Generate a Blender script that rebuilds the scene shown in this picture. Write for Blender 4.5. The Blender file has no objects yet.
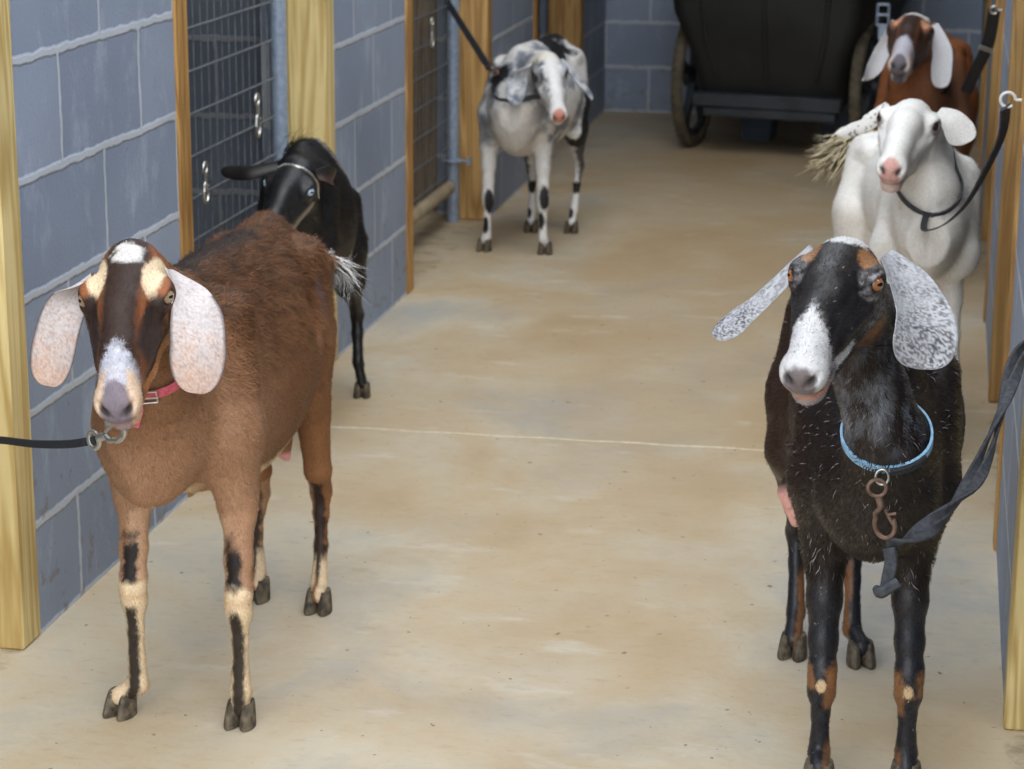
import bpy, math, random
import numpy as np
from mathutils import Vector, Matrix

C = bpy.context.scene.collection
SC = bpy.context.scene

# ------------------------------------------------------------------ camera
F_PX, PITCH, YAW, ROLL, CAM_H = 2264.81, 0.26208, -0.18692, 0.00718, 1.48156
XL, XR, YB = -1.5246, 0.1558, 10.3023          # aisle walls and back wall, metres
_fw = np.array([math.sin(YAW)*math.cos(PITCH), math.cos(YAW)*math.cos(PITCH), -math.sin(PITCH)])
_r = np.cross(_fw, [0, 0, 1]); _r /= np.linalg.norm(_r); _u = np.cross(_r, _fw)
CR = _r*math.cos(ROLL) + _u*math.sin(ROLL)
CU = -_r*math.sin(ROLL) + _u*math.cos(ROLL)
CAM = np.array([0, 0, CAM_H])
cd = bpy.data.cameras.new('camera'); cam = bpy.data.objects.new('camera', cd); C.objects.link(cam)
cam.matrix_world = Matrix(((CR[0], CU[0], -_fw[0], 0), (CR[1], CU[1], -_fw[1], 0), (CR[2], CU[2], -_fw[2], CAM_H), (0, 0, 0, 1)))
cd.sensor_width = 36; cd.lens = F_PX/1024*36; cd.clip_start = 0.05
cd.dof.use_dof = True; cd.dof.focus_distance = 3.15; cd.dof.aperture_fstop = 10.0
SC.camera = cam


def P(px, py, Y):
    """world point seen at photo pixel (px,py) and standing at world depth Y"""
    d = _fw + CR*(px-512)/F_PX - CU*(py-384.5)/F_PX
    return CAM + d*(Y/d[1])


def PX(px, py, X):
    d = _fw + CR*(px-512)/F_PX - CU*(py-384.5)/F_PX
    return CAM + d*(X/d[0])


def G(px, py, z=0.0):
    d = _fw + CR*(px-512)/F_PX - CU*(py-384.5)/F_PX
    return CAM + d*((z-CAM_H)/d[2])


def camvec(a, b, c):
    v = CR*a + CU*b - _fw*c
    return v/np.linalg.norm(v)


# ------------------------------------------------------------------ light
SC.view_settings.view_transform = 'Standard'; SC.view_settings.look = 'None'
SC.view_settings.gamma = 1.0; SC.view_settings.use_curve_mapping = False
SC.view_settings.exposure = 0.60
SC.cycles.use_denoising = True
SC.cycles.max_bounces = 8; SC.cycles.diffuse_bounces = 5
w = bpy.data.worlds.new('sky'); SC.world = w; w.use_nodes = True
wn = w.node_tree.nodes; bg = wn['Background']
bg.inputs[0].default_value = (0.86, 0.92, 1.0, 1); bg.inputs[1].default_value = 1.5


def sun(name, energy, angle, direction, color):
    l = bpy.data.lights.new(name, 'SUN'); l.energy = energy; l.angle = math.radians(angle); l.color = color
    o = bpy.data.objects.new(name, l); C.objects.link(o)
    o.rotation_euler = Vector(direction).to_track_quat('-Z', 'Y').to_euler()
    o.location = (0, 0, 6)
    return o


sun('daylight', 1.6, 70, (-0.25, 0.75, -0.75), (1.0, 0.95, 0.86))


def lin(r, g, b):
    return tuple(((c/255)/12.92 if c/255 <= 0.04045 else ((c/255+0.055)/1.055)**2.4) for c in (r, g, b))


# ------------------------------------------------------------------ materials
def new_mat(name, rough=0.6, col=(0.5, 0.5, 0.5), metal=0.0, spec=0.5):
    m = bpy.data.materials.new(name); m.use_nodes = True
    b = m.node_tree.nodes['Principled BSDF']
    b.inputs['Base Color'].default_value = (*col, 1); b.inputs['Roughness'].default_value = rough
    b.inputs['Metallic'].default_value = metal; b.inputs['Specular IOR Level'].default_value = spec
    return m, m.node_tree, b


def N(nt, t, **kw):
    n = nt.nodes.new(t)
    for k, v in kw.items():
        if k.startswith('i_'):
            n.inputs[k[2:].replace('_', ' ')].default_value = v
        else:
            setattr(n, k, v)
    return n


def ramp(nt, fac, stops):
    r = nt.nodes.new('ShaderNodeValToRGB'); e = r.color_ramp.elements
    while len(e) < len(stops): e.new(0.5)
    for i, (p, c) in enumerate(stops):
        e[i].position = p; e[i].color = (*c, 1) if len(c) == 3 else c
    nt.links.new(fac, r.inputs[0]); return r


def mix(nt, a, b, fac, mode='MIX'):
    m = nt.nodes.new('ShaderNodeMix'); m.data_type = 'RGBA'; m.blend_type = mode
    for s, v in ((0, fac), (6, a), (7, b)):
        if hasattr(v, 'links'): nt.links.new(v, m.inputs[s])
        elif s == 0: m.inputs[0].default_value = v
        else: m.inputs[s].default_value = (*v, 1)
    return m.outputs[2]


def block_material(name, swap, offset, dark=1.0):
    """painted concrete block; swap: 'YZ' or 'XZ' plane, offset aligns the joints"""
    m, nt, b = new_mat(name, 0.62)
    L = nt.links
    tc = N(nt, 'ShaderNodeTexCoord'); sx = N(nt, 'ShaderNodeSeparateXYZ'); L.new(tc.outputs['Object'], sx.inputs[0])
    ad = N(nt, 'ShaderNodeMath', operation='SUBTRACT'); ad.inputs[1].default_value = offset
    L.new(sx.outputs[0 if swap == 'XZ' else 1], ad.inputs[0])
    cb = N(nt, 'ShaderNodeCombineXYZ'); L.new(ad.outputs[0], cb.inputs[0]); L.new(sx.outputs[2], cb.inputs[1])
    nz = N(nt, 'ShaderNodeTexNoise'); nz.inputs['Scale'].default_value = 26; nz.inputs['Detail'].default_value = 5
    L.new(tc.outputs['Object'], nz.inputs['Vector'])
    sb = N(nt, 'ShaderNodeVectorMath', operation='SUBTRACT'); sb.inputs[1].default_value = (.5, .5, .5)
    L.new(nz.outputs['Color'], sb.inputs[0])
    sc = N(nt, 'ShaderNodeVectorMath', operation='SCALE'); sc.inputs['Scale'].default_value = 0.015
    L.new(sb.outputs[0], sc.inputs[0])
    va = N(nt, 'ShaderNodeVectorMath', operation='ADD'); L.new(cb.outputs[0], va.inputs[0]); L.new(sc.outputs[0], va.inputs[1])
    br = N(nt, 'ShaderNodeTexBrick'); L.new(va.outputs[0], br.inputs['Vector'])
    br.inputs['Scale'].default_value = 1; br.inputs['Mortar Size'].default_value = 0.0062; br.inputs['Mortar Smooth'].default_value = 0.35
    br.inputs['Brick Width'].default_value = .4064; br.inputs['Row Height'].default_value = .2032
    br.inputs['Color1'].default_value = (*lin(132, 144, 164), 1); br.inputs['Color2'].default_value = (*lin(146, 158, 177), 1)
    br.inputs['Mortar'].default_value = (*lin(188, 194, 202), 1)
    md = N(nt, 'ShaderNodeMath', operation='MODULO'); md.inputs[1].default_value = .2032
    sy = N(nt, 'ShaderNodeSeparateXYZ'); L.new(va.outputs[0], sy.inputs[0]); zo = N(nt, 'ShaderNodeMath', operation='ADD'); zo.inputs[1].default_value = .2032*10+.1016; L.new(sy.outputs[1], zo.inputs[0]); L.new(zo.outputs[0], md.inputs[0])
    mc = N(nt, 'ShaderNodeMath', operation='SUBTRACT'); mc.inputs[1].default_value = .1016; L.new(md.outputs[0], mc.inputs[0])
    ma = N(nt, 'ShaderNodeMath', operation='ABSOLUTE'); L.new(mc.outputs[0], ma.inputs[0])
    bed = N(nt, 'ShaderNodeMapRange'); bed.inputs[1].default_value = .0050; bed.inputs[2].default_value = .0100; bed.inputs[3].default_value = 1; bed.inputs[4].default_value = 0; L.new(ma.outputs[0], bed.inputs[0])
    bcol = mix(nt, br.outputs['Color'], lin(188, 194, 202), bed.outputs[0])
    # smears and scuffs of mortar on the faces
    n2 = N(nt, 'ShaderNodeTexNoise'); n2.inputs['Scale'].default_value = 9; n2.inputs['Detail'].default_value = 8; n2.inputs['Roughness'].default_value = .65
    mp = N(nt, 'ShaderNodeMapping'); mp.inputs['Scale'].default_value = (1, 1, .55); L.new(tc.outputs['Object'], mp.inputs[0]); L.new(mp.outputs[0], n2.inputs['Vector'])
    r2 = ramp(nt, n2.outputs[0], [(0.55, (0, 0, 0)), (0.70, (1, 1, 1))])
    c1 = mix(nt, bcol, lin(180, 190, 204), r2.outputs[0])
    m2 = N(nt, 'ShaderNodeMath', operation='MULTIPLY'); m2.inputs[1].default_value = .55
    L.new(r2.outputs[0], m2.inputs[0]); nt.links.new(m2.outputs[0], c1.node.inputs[0])
    n3 = N(nt, 'ShaderNodeTexNoise'); n3.inputs['Scale'].default_value = 2.3; n3.inputs['Detail'].default_value = 6; L.new(tc.outputs['Object'], n3.inputs['Vector'])
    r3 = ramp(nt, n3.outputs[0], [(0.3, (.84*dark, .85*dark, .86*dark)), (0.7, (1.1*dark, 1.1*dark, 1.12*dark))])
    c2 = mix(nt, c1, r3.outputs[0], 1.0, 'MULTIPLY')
    # muddy splashes low down, with a shape of their own
    n4 = N(nt, 'ShaderNodeTexNoise'); n4.inputs['Scale'].default_value = 30; n4.inputs['Detail'].default_value = 4; L.new(tc.outputs['Object'], n4.inputs['Vector'])
    mr = N(nt, 'ShaderNodeMapRange'); mr.inputs[1].default_value = 0; mr.inputs[2].default_value = .5; mr.inputs[3].default_value = .13; mr.inputs[4].default_value = 0
    L.new(sx.outputs[2], mr.inputs[0])
    a4 = N(nt, 'ShaderNodeMath', operation='ADD'); L.new(n4.outputs[0], a4.inputs[0]); L.new(mr.outputs[0], a4.inputs[1])
    r4 = ramp(nt, a4.outputs[0], [(0.70, (0, 0, 0)), (0.78, (.6, .6, .6))])
    c3 = mix(nt, c2, lin(120, 108, 92), r4.outputs[0])
    L.new(c3, b.inputs['Base Color'])
    nf = N(nt, 'ShaderNodeTexNoise'); nf.inputs['Scale'].default_value = 130; nf.inputs['Detail'].default_value = 4; L.new(tc.outputs['Object'], nf.inputs['Vector'])
    mm = N(nt, 'ShaderNodeMath', operation='MULTIPLY_ADD'); mm.inputs[1].default_value = .35
    L.new(nf.outputs[0], mm.inputs[0]); fx = N(nt, 'ShaderNodeMath', operation='MAXIMUM'); L.new(br.outputs['Fac'], fx.inputs[0]); L.new(bed.outputs[0], fx.inputs[1]); L.new(fx.outputs[0], mm.inputs[2])
    bp = N(nt, 'ShaderNodeBump'); bp.inputs['Strength'].default_value = .5; bp.inputs['Distance'].default_value = .006
    L.new(mm.outputs[0], bp.inputs['Height']); L.new(bp.outputs[0], b.inputs['Normal'])
    return m


def wood_material(name, c_dark, c_light, axis=2, scale=1.0):
    m, nt, b = new_mat(name, 0.6)
    L = nt.links
    tc = N(nt, 'ShaderNodeTexCoord'); mp = N(nt, 'ShaderNodeMapping')
    s = [14*scale, 14*scale, 14*scale]; s[axis] = 0.9*scale
    mp.inputs['Scale'].default_value = s; L.new(tc.outputs['Object'], mp.inputs[0])
    nz = N(nt, 'ShaderNodeTexNoise'); nz.inputs['Scale'].default_value = 1.1; nz.inputs['Detail'].default_value = 2; nz.inputs['Distortion'].default_value = .6
    L.new(mp.outputs[0], nz.inputs['Vector'])
    wv = N(nt, 'ShaderNodeMath', operation='MULTIPLY'); wv.inputs[1].default_value = 46; L.new(nz.outputs[0], wv.inputs[0])
    sn = N(nt, 'ShaderNodeMath', operation='SINE'); L.new(wv.outputs[0], sn.inputs[0])
    mr = N(nt, 'ShaderNodeMapRange'); mr.inputs[1].default_value = -1; L.new(sn.outputs[0], mr.inputs[0])
    n2 = N(nt, 'ShaderNodeTexNoise'); n2.inputs['Scale'].default_value = 9; n2.inputs['Detail'].default_value = 5; L.new(mp.outputs[0], n2.inputs['Vector'])
    ax = N(nt, 'ShaderNodeMath', operation='MULTIPLY_ADD'); ax.inputs[1].default_value = .5; L.new(n2.outputs[0], ax.inputs[0])
    m5 = N(nt, 'ShaderNodeMath', operation='MULTIPLY'); m5.inputs[1].default_value = .5; L.new(mr.outputs[0], m5.inputs[0]); L.new(m5.outputs[0], ax.inputs[2])
    r = ramp(nt, ax.outputs[0], [(0.15, c_dark), (0.75, c_light)])
    n3 = N(nt, 'ShaderNodeTexNoise'); n3.inputs['Scale'].default_value = 3; n3.inputs['Detail'].default_value = 4; L.new(tc.outputs['Object'], n3.inputs['Vector'])
    r3 = ramp(nt, n3.outputs[0], [(0.3, (.82, .80, .76)), (0.6, (1.05, 1.05, 1.05))])
    L.new(mix(nt, r.outputs[0], r3.outputs[0], 1.0, 'MULTIPLY'), b.inputs['Base Color'])
    bp = N(nt, 'ShaderNodeBump'); bp.inputs['Strength'].default_value = .25; bp.inputs['Distance'].default_value = .002
    L.new(ax.outputs[0], bp.inputs['Height']); L.new(bp.outputs[0], b.inputs['Normal'])
    return m


def floor_material():
    m, nt, b = new_mat('concrete_floor', 0.55)
    L = nt.links
    tc = N(nt, 'ShaderNodeTexCoord')
    def noise(s, det=6, rough=.6, sc=(1, 1, 1), dist=0):
        mp = N(nt, 'ShaderNodeMapping'); mp.inputs['Scale'].default_value = sc; L.new(tc.outputs['Object'], mp.inputs[0])
        n = N(nt, 'ShaderNodeTexNoise'); n.inputs['Scale'].default_value = s; n.inputs['Detail'].default_value = det
        n.inputs['Roughness'].default_value = rough; n.inputs['Distortion'].default_value = dist
        L.new(mp.outputs[0], n.inputs['Vector']); return n.outputs[0]
    big = ramp(nt, noise(1.7, 7, .62, (1, .8, 1), .4), [(0.34, lin(172, 170, 162)), (0.47, lin(197, 186, 164)), (0.58, lin(193, 174, 143)), (0.70, lin(178, 155, 121))])
    # tracked-in brown dirt down the middle of the aisle
    sx = N(nt, 'ShaderNodeSeparateXYZ'); L.new(tc.outputs['Object'], sx.inputs[0])
    cx = N(nt, 'ShaderNodeMath', operation='ADD'); cx.inputs[1].default_value = .62; L.new(sx.outputs[0], cx.inputs[0])
    ab = N(nt, 'ShaderNodeMath', operation='ABSOLUTE'); L.new(cx.outputs[0], ab.inputs[0])
    m1 = N(nt, 'ShaderNodeMapRange'); m1.inputs[1].default_value = .2; m1.inputs[2].default_value = .8; m1.inputs[3].default_value = .16; m1.inputs[4].default_value = -.06; L.new(ab.outputs[0], m1.inputs[0])
    m2 = N(nt, 'ShaderNodeMapRange'); m2.inputs[1].default_value = 4.2; m2.inputs[2].default_value = 5.6; m2.inputs[3].default_value = -.10; m2.inputs[4].default_value = .06; L.new(sx.outputs[1], m2.inputs[0])
    s1 = N(nt, 'ShaderNodeMath', operation='ADD'); L.new(m1.outputs[0], s1.inputs[0]); L.new(m2.outputs[0], s1.inputs[1])
    s2 = N(nt, 'ShaderNodeMath', operation='ADD'); L.new(s1.outputs[0], s2.inputs[0]); L.new(noise(2.6, 8, .65), s2.inputs[1])
    rr = ramp(nt, s2.outputs[0], [(0.42, (0, 0, 0)), (0.72, (.62, .62, .62))])
    c = mix(nt, big.outputs[0], lin(175, 149, 112), rr.outputs[0])
    pale = ramp(nt, noise(5.5, 7, .6, (.7, 1.5, 1)), [(0.60, (0, 0, 0)), (0.72, (.5, .5, .5))])
    c = mix(nt, c, lin(214, 209, 196), pale.outputs[0])
    stain = ramp(nt, noise(8, 6, .65, (1, 1.3, 1)), [(0.62, (0, 0, 0)), (0.76, (.5, .5, .5))])
    c = mix(nt, c, lin(150, 128, 98), stain.outputs[0])
    crumbs = ramp(nt, noise(46, 2, .5), [(0.715, (0, 0, 0)), (0.745, (.8, .8, .8))])
    c = mix(nt, c, lin(158, 138, 108), ramp(nt, noise(24, 8, .72, (1, 2.2, 1)), [(0.54, (0, 0, 0)), (0.70, (.42, .42, .42))]).outputs[0])
    c = mix(nt, c, lin(96, 76, 54), crumbs.outputs[0])
    # grime where floor meets the walls
    gl = N(nt, 'ShaderNodeMapRange'); gl.inputs[1].default_value = .80; gl.inputs[2].default_value = .845; gl.inputs[3].default_value = -.3; gl.inputs[4].default_value = .07; 
    cx2 = N(nt, 'ShaderNodeMath', operation='ADD'); cx2.inputs[1].default_value = .6844; L.new(sx.outputs[0], cx2.inputs[0])
    ab2 = N(nt, 'ShaderNodeMath', operation='ABSOLUTE'); L.new(cx2.outputs[0], ab2.inputs[0]); L.new(ab2.outputs[0], gl.inputs[0])
    s3 = N(nt, 'ShaderNodeMath', operation='ADD'); L.new(gl.outputs[0], s3.inputs[0]); L.new(noise(14, 5), s3.inputs[1])
    rg = ramp(nt, s3.outputs[0], [(0.56, (0, 0, 0)), (0.72, (.55, .55, .55))])
    c = mix(nt, c, lin(118, 98, 76), rg.outputs[0])
    L.new(c, b.inputs['Base Color'])
    rf = N(nt, 'ShaderNodeMapRange'); rf.inputs[3].default_value = .42; rf.inputs[4].default_value = .75; L.new(noise(3, 4), rf.inputs[0]); L.new(rf.outputs[0], b.inputs['Roughness'])
    bp = N(nt, 'ShaderNodeBump'); bp.inputs['Strength'].default_value = .3; bp.inputs['Distance'].default_value = .004
    L.new(noise(34, 6, .6), bp.inputs['Height']); L.new(bp.outputs[0], b.inputs['Normal'])
    return m


def noisy_mat(name, ca, cb, rough=.6, metal=0.0, scale=30, spec=.5):
    m, nt, b = new_mat(name, rough, ca, metal, spec)
    tc = N(nt, 'ShaderNodeTexCoord'); n = N(nt, 'ShaderNodeTexNoise'); n.inputs['Scale'].default_value = scale; n.inputs['Detail'].default_value = 5
    nt.links.new(tc.outputs['Object'], n.inputs['Vector'])
    r = ramp(nt, n.outputs[0], [(0.35, ca), (0.68, cb)]); nt.links.new(r.outputs[0], b.inputs['Base Color'])
    return m


M = {}
M['block_side'] = block_material('painted_block_side', 'YZ', 3.5575)
M['block_back'] = block_material('painted_block_end', 'XZ', XL)
M['block_pen'] = block_material('shaded_block_pen', 'XZ', XL+.05, dark=.55)  # same block, colour darkened to paint in the gloom of the pens
M['block_pen_side'] = block_material('shaded_block_pen_side', 'YZ', 3.5575, dark=.55)  # outer pen walls carry the same shade in their colour
M['pine'] = wood_material('pine_post', lin(186, 156, 92), lin(226, 206, 148))
M['amber'] = wood_material('amber_post', lin(150, 112, 62), lin(196, 158, 100))
M['cedar'] = wood_material('treated_board', lin(146, 104, 54), lin(190, 148, 86))
M['plank'] = wood_material('old_plank', lin(112, 92, 66), lin(150, 128, 96))
M['rafter'] = wood_material('rafter_wood', lin(150, 124, 86), lin(190, 166, 124), axis=0)
M['floor'] = floor_material()
M['galv'] = noisy_mat('galvanised_steel', lin(140, 156, 178), lin(164, 180, 202), .4, .25, 60)
M['wire'] = noisy_mat('gate_wire', lin(104, 112, 124), lin(136, 144, 150), .5, .4, 40)
M['dusty_rail'] = noisy_mat('dusty_rail', lin(150, 136, 112), lin(176, 160, 134), .75, 0, 20)
M['steel'] = noisy_mat('plain_steel', lin(176, 176, 172), lin(208, 208, 202), .3, .85, 80)
M['rust'] = noisy_mat('rusty_steel', lin(96, 74, 62), lin(142, 118, 104), .55, .5, 60)
M['strap'] = noisy_mat('black_nylon', lin(26, 29, 36), lin(44, 48, 56), .65, 0, 200)
M['strap_grey'] = noisy_mat('charcoal_strap', lin(44, 46, 52), lin(70, 73, 80), .75, 0, 120)
M['pink'] = noisy_mat('pink_nylon', lin(196, 74, 96), lin(222, 110, 128), .6, 0, 120)
M['blue'] = noisy_mat('pale_blue_nylon', lin(120, 168, 206), lin(160, 200, 228), .6, 0, 90)
M['white_metal'] = noisy_mat('white_coated_hook', lin(225, 225, 222), lin(240, 240, 238), .35, 0, 60)
M['cart_tub'] = noisy_mat('dark_cart_tub', lin(22, 24, 26), lin(36, 38, 39), .6, 0, 5)
M['cart_frame'] = noisy_mat('dark_cart_frame', lin(34, 40, 47), lin(50, 57, 65), .5, 0, 14)
M['cart_foot'] = noisy_mat('blue_grey_plastic', lin(74, 88, 108), lin(90, 104, 124), .55, 0, 12)
M['tyre'] = noisy_mat('dusty_tyre', lin(72, 66, 54), lin(96, 88, 72), .8, 0, 20)
M['tin'] = noisy_mat('roof_tin', lin(120, 124, 126), lin(150, 152, 150), .5, .2, 3)
M['hoof'] = noisy_mat('hoof_horn', lin(52, 46, 38), lin(116, 104, 86), .7, 0, 70)


def tag(o, label=None, cat=None, group=None, kind=None):
    if label: o['label'] = label
    if cat: o['category'] = cat
    if group: o['group'] = group
    if kind: o['kind'] = kind
    return o


# ------------------------------------------------------------------ mesh helper
class MB:
    def __init__(s): s.v = []; s.f = []
    def add(s, v, f):
        n = len(s.v); s.v += [tuple(map(float, q)) for q in v]; s.f += [tuple(i+n for i in q) for q in f]; return s
    def box(s, lo, hi, bev=0.0, M_=None):
        (x0, y0, z0), (x1, y1, z1) = lo, hi
        if bev <= 0:
            v = [(x, y, z) for x in (x0, x1) for y in (y0, y1) for z in (z0, z1)]
            f = [(0, 1, 3, 2), (4, 6, 7, 5), (0, 4, 5, 1), (2, 3, 7, 6), (0, 2, 6, 4), (1, 5, 7, 3)]
        else:   # chamfered box: each corner split in three
            v = []; idx = {}
            for i, x in enumerate((x0, x1)):
                for j, y in enumerate((y0, y1)):
                    for k, z in enumerate((z0, z1)):
                        c = np.array([x, y, z]); s_ = np.array([1 if i == 0 else -1, 1 if j == 0 else -1, 1 if k == 0 else -1])*bev
                        for a in range(3):
                            q = c+s_; q[a] = c[a]; idx[i, j, k, a] = len(v); v.append(q)
            f = []
            for a in range(3):
                o = [t for t in range(3) if t != a]
                for e in (0, 1):
                    ring = []
                    for (p, q) in ((0, 0), (1, 0), (1, 1), (0, 1)):
                        ix = [0, 0, 0]; ix[a] = e; ix[o[0]] = p; ix[o[1]] = q
                        ring.append(idx[(*ix, a)])
                    f.append(tuple(ring))
            for a in range(3):      # edges along axis a
                o = [t for t in range(3) if t != a]
                for p in (0, 1):
                    for q in (0, 1):
                        A = [0, 0, 0]; B = [0, 0, 0]; B[a] = 1
                        for X_ in (A, B): X_[o[0]] = p; X_[o[1]] = q
                        f.append((idx[(*A, o[0])], idx[(*B, o[0])], idx[(*B, o[1])], idx[(*A, o[1])]))
            for i in (0, 1):
                for j in (0, 1):
                    for k in (0, 1): f.append((idx[i, j, k, 0], idx[i, j, k, 1], idx[i, j, k, 2]))
        if M_ is not None: v = [tuple(M_ @ Vector(q)) for q in v]
        return s.add(v, f)
    def sweep(s, pts, sec, closed=False, twist=None, up=(0, 0, 1), caps=True, scales=None):
        """sweep a closed 2-D section along points"""
        pts = [np.array(p, float) for p in pts]; n = len(pts); m = len(sec); v = []
        prev = None
        for i, p in enumerate(pts):
            if closed: t = pts[(i+1) % n]-pts[i-1]
            else: t = pts[min(i+1, n-1)]-pts[max(i-1, 0)]
            t = t/(np.linalg.norm(t)+1e-9)
            if prev is None:
                u = np.array(up, float); u = u-t*(u@t)
                if np.linalg.norm(u) < 1e-3: u = np.array([1, 0, 0.])-t*t[0]
            else: u = prev-t*(prev@t)
            u /= np.linalg.norm(u); prev = u; b = np.cross(t, u)
            a = twist[i] if twist is not None else 0
            uu = u*math.cos(a)+b*math.sin(a); bb = -u*math.sin(a)+b*math.cos(a)
            k = scales[i] if scales is not None else 1
            for (x, y) in sec: v.append(p+uu*y*k+bb*x*k)
        f = []
        for i in range(n if closed else n-1):
            for j in range(m):
                f.append((i*m+j, i*m+(j+1) % m, ((i+1) % n)*m+(j+1) % m, ((i+1) % n)*m+j))
        if caps and not closed: f += [tuple(range(m))[::-1], tuple((n-1)*m+j for j in range(m))]
        return s.add(v, f)
    def tube(s, pts, r, seg=10, **k):
        return s.sweep(pts, [(r*math.cos(a*2*math.pi/seg), r*math.sin(a*2*math.pi/seg)) for a in range(seg)], **k)
    def flat(s, pts, w_, t, **k):
        w_, t = w_/2, t/2; e = t*.7
        return s.sweep(pts, [(-w_, -t+e), (-w_+e, -t), (w_-e, -t), (w_, -t+e), (w_, t-e), (w_-e, t), (-w_+e, t), (-w_, t-e)], **k)
    def build(s, name, mat, parent=None, smooth=True):
        me = bpy.data.meshes.new(name); me.from_pydata(s.v, [], s.f)
        import bmesh
        b = bmesh.new(); b.from_mesh(me); bmesh.ops.recalc_face_normals(b, faces=b.faces); b.to_mesh(me); b.free()
        me.materials.append(mat)
        if smooth:
            me.polygons.foreach_set('use_smooth', [True]*len(me.polygons))
            try: me.set_sharp_from_angle(angle=math.radians(38))
            except Exception: pass
        o = bpy.data.objects.new(name, me); C.objects.link(o)
        if parent is not None: o.parent = parent; o.matrix_parent_inverse = parent.matrix_world.inverted()
        return o


def empty(name, loc):
    o = bpy.data.objects.new(name, None); C.objects.link(o); o.location = tuple(loc); o.empty_display_size = .1
    bpy.context.view_layer.update(); return o


def spline(pts, n=12, closed=False):
    pts = [np.array(p, float) for p in pts]; out = []; k = len(pts)
    for i in range(k if closed else k-1):
        g = (lambda j: pts[j % k]) if closed else (lambda j: pts[min(max(j, 0), k-1)])
        a, b, c, d = g(i-1), g(i), g(i+1), g(i+2)
        for j in range(n):
            t = j/n
            out.append(.5*((2*b)+(-a+c)*t+(2*a-5*b+4*c-d)*t*t+(-a+3*b-3*c+d)*t**3))
    if not closed: out.append(pts[-1])
    return out


# ------------------------------------------------------------------ the barn
mb = MB(); mb.box((-4.2, -1.5, -.12), (3.0, 10.6, 0))
tag(mb.build('floor', M['floor'], smooth=False), kind='structure')
mb = MB()
seam = [(-1.5246+i*.042, 4.955+.035*(i/40)+.003*math.sin(i*1.3), .0005) for i in range(41)]
mb.sweep(seam, [(-.004, 0), (-.002, .0012), (.002, .0012), (.004, 0)], caps=False)
m_seam = noisy_mat('seam_fill', lin(196, 182, 150), lin(222, 212, 188), .8, 0, 60)
tag(mb.build('trim_1', m_seam, smooth=False), kind='structure')

PIERS = [(1.56, 2.37+.04), (3.56, 4.372), (5.59, 6.37), (7.645, 8.44), (9.65, YB)]
POSTS = [1.45, 3.478, 5.508, 7.56, 9.565]        # front faces
TH = .19
for side, X0, X1 in (('left', XL-TH, XL), ('right', XR, XR+TH)):
    for a, b in PIERS:
        mb = MB(); mb.box((X0, a, 0), (X1, b, 2.55))
        tag(mb.build('wall_'+side, M['block_side'], smooth=False), kind='structure')
mb = MB(); mb.box((XL-TH, YB, 0), (XR+TH, YB+.2, 2.55))
tag(mb.build('wall_back', M['block_back'], smooth=False), kind='structure')
# pens behind both walls
for side, s in (('left', -1), ('right', 1)):
    Xi = XL-TH if s < 0 else XR+TH
    Xo = Xi+s*2.2
    mb = MB()
    for y in (1.6, 3.7, 5.72, 7.75):
        mb.box((min(Xi, Xo), y, 0), (max(Xi, Xo), y+.15, 2.55))
    mb.box((min(Xi, Xo), YB, 0), (max(Xi, Xo), YB+.2, 2.55))
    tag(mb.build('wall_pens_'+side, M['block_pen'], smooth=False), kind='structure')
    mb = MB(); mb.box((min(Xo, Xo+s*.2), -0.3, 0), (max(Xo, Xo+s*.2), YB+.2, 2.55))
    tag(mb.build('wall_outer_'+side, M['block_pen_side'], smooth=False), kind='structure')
# unseen tin roof on rafters; gap over the aisle shaped to control the light
mb = MB()
mb.box((-4.2, 2.6, 2.75), (XL-TH, 10.7, 2.80)); mb.box((XR+TH, 2.6, 2.75), (3.0, 10.7, 2.80)); mb.box((XL-TH, 7.2, 2.75), (XR+TH, 10.7, 2.80))
tag(mb.build('ceiling', M['tin'], smooth=False), kind='structure')
mb = MB()
for y in np.arange(2.7, 10.5, 1.2):
    for a, b in ((-4.2, XL-TH), (XR+TH, 3.0)): mb.box((a, y, 2.56), (b, y+.05, 2.75))
tag(mb.build('trim_2', M['rafter'], smooth=False), kind='structure')


def post(y, side, label, mat='pine'):
    w_, d = .14, .082
    x0, x1 = (XL-w_, XL+.002) if side == 'left' else (XR-.002, XR+w_)
    mb = MB(); mb.box((x0, y, 0), (x1, y+d, 2.55), bev=.004)
    return tag(mb.build('wooden_post', M[mat], smooth=False), label, 'post', 'doorway posts')


def jamb(y, side, label):
    x0, x1 = (XL-.19, XL+.006) if side == 'left' else (XR-.006, XR+.19)
    mb = MB(); mb.box((x0, y, 0), (x1, y+.072, 2.55), bev=.003)
    return tag(mb.build('jamb_board', M['cedar'], smooth=False), label, 'board', 'doorway jamb boards')


names_l = [None, 'thick pale pine post at the left edge of the photo', 'pale pine post behind the black kid goat, beside a steel pipe',
           'pine post behind the spotted goat, left of it beside the second pipe', 'farthest left pine post above the spotted goat']
names_r = [None, 'nearest pine post at the right edge beside the black goat', 'amber pine post beside the white goat',
           'amber pine post behind the white goat, next to the far brown goat', 'last thin pine post by the end wall on the right']
for i, y in enumerate(POSTS):
    if i == 0: continue
    post(y, 'left', names_l[i], 'pine' if i < 3 else 'amber'); post(y, 'right', names_r[i], 'pine' if i < 2 else 'amber')
jl = [None, 'thin board edging the first wire gate, right of the nearest block pier', 'thin board edging the second wire gate, right of the middle block pier',
      'thin board right of the farthest full block pier, above the spotted goat']
jr = [None, 'board edging the near right block pier behind the black goat', 'board edging the right block pier beside the white goat', 'board edging the farthest right block pier beside the cart']
for i, (a, b) in enumerate(PIERS[:4]):
    if i == 0: continue
    jamb(b, 'left', jl[i]); jamb(b, 'right', jr[i])


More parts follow.
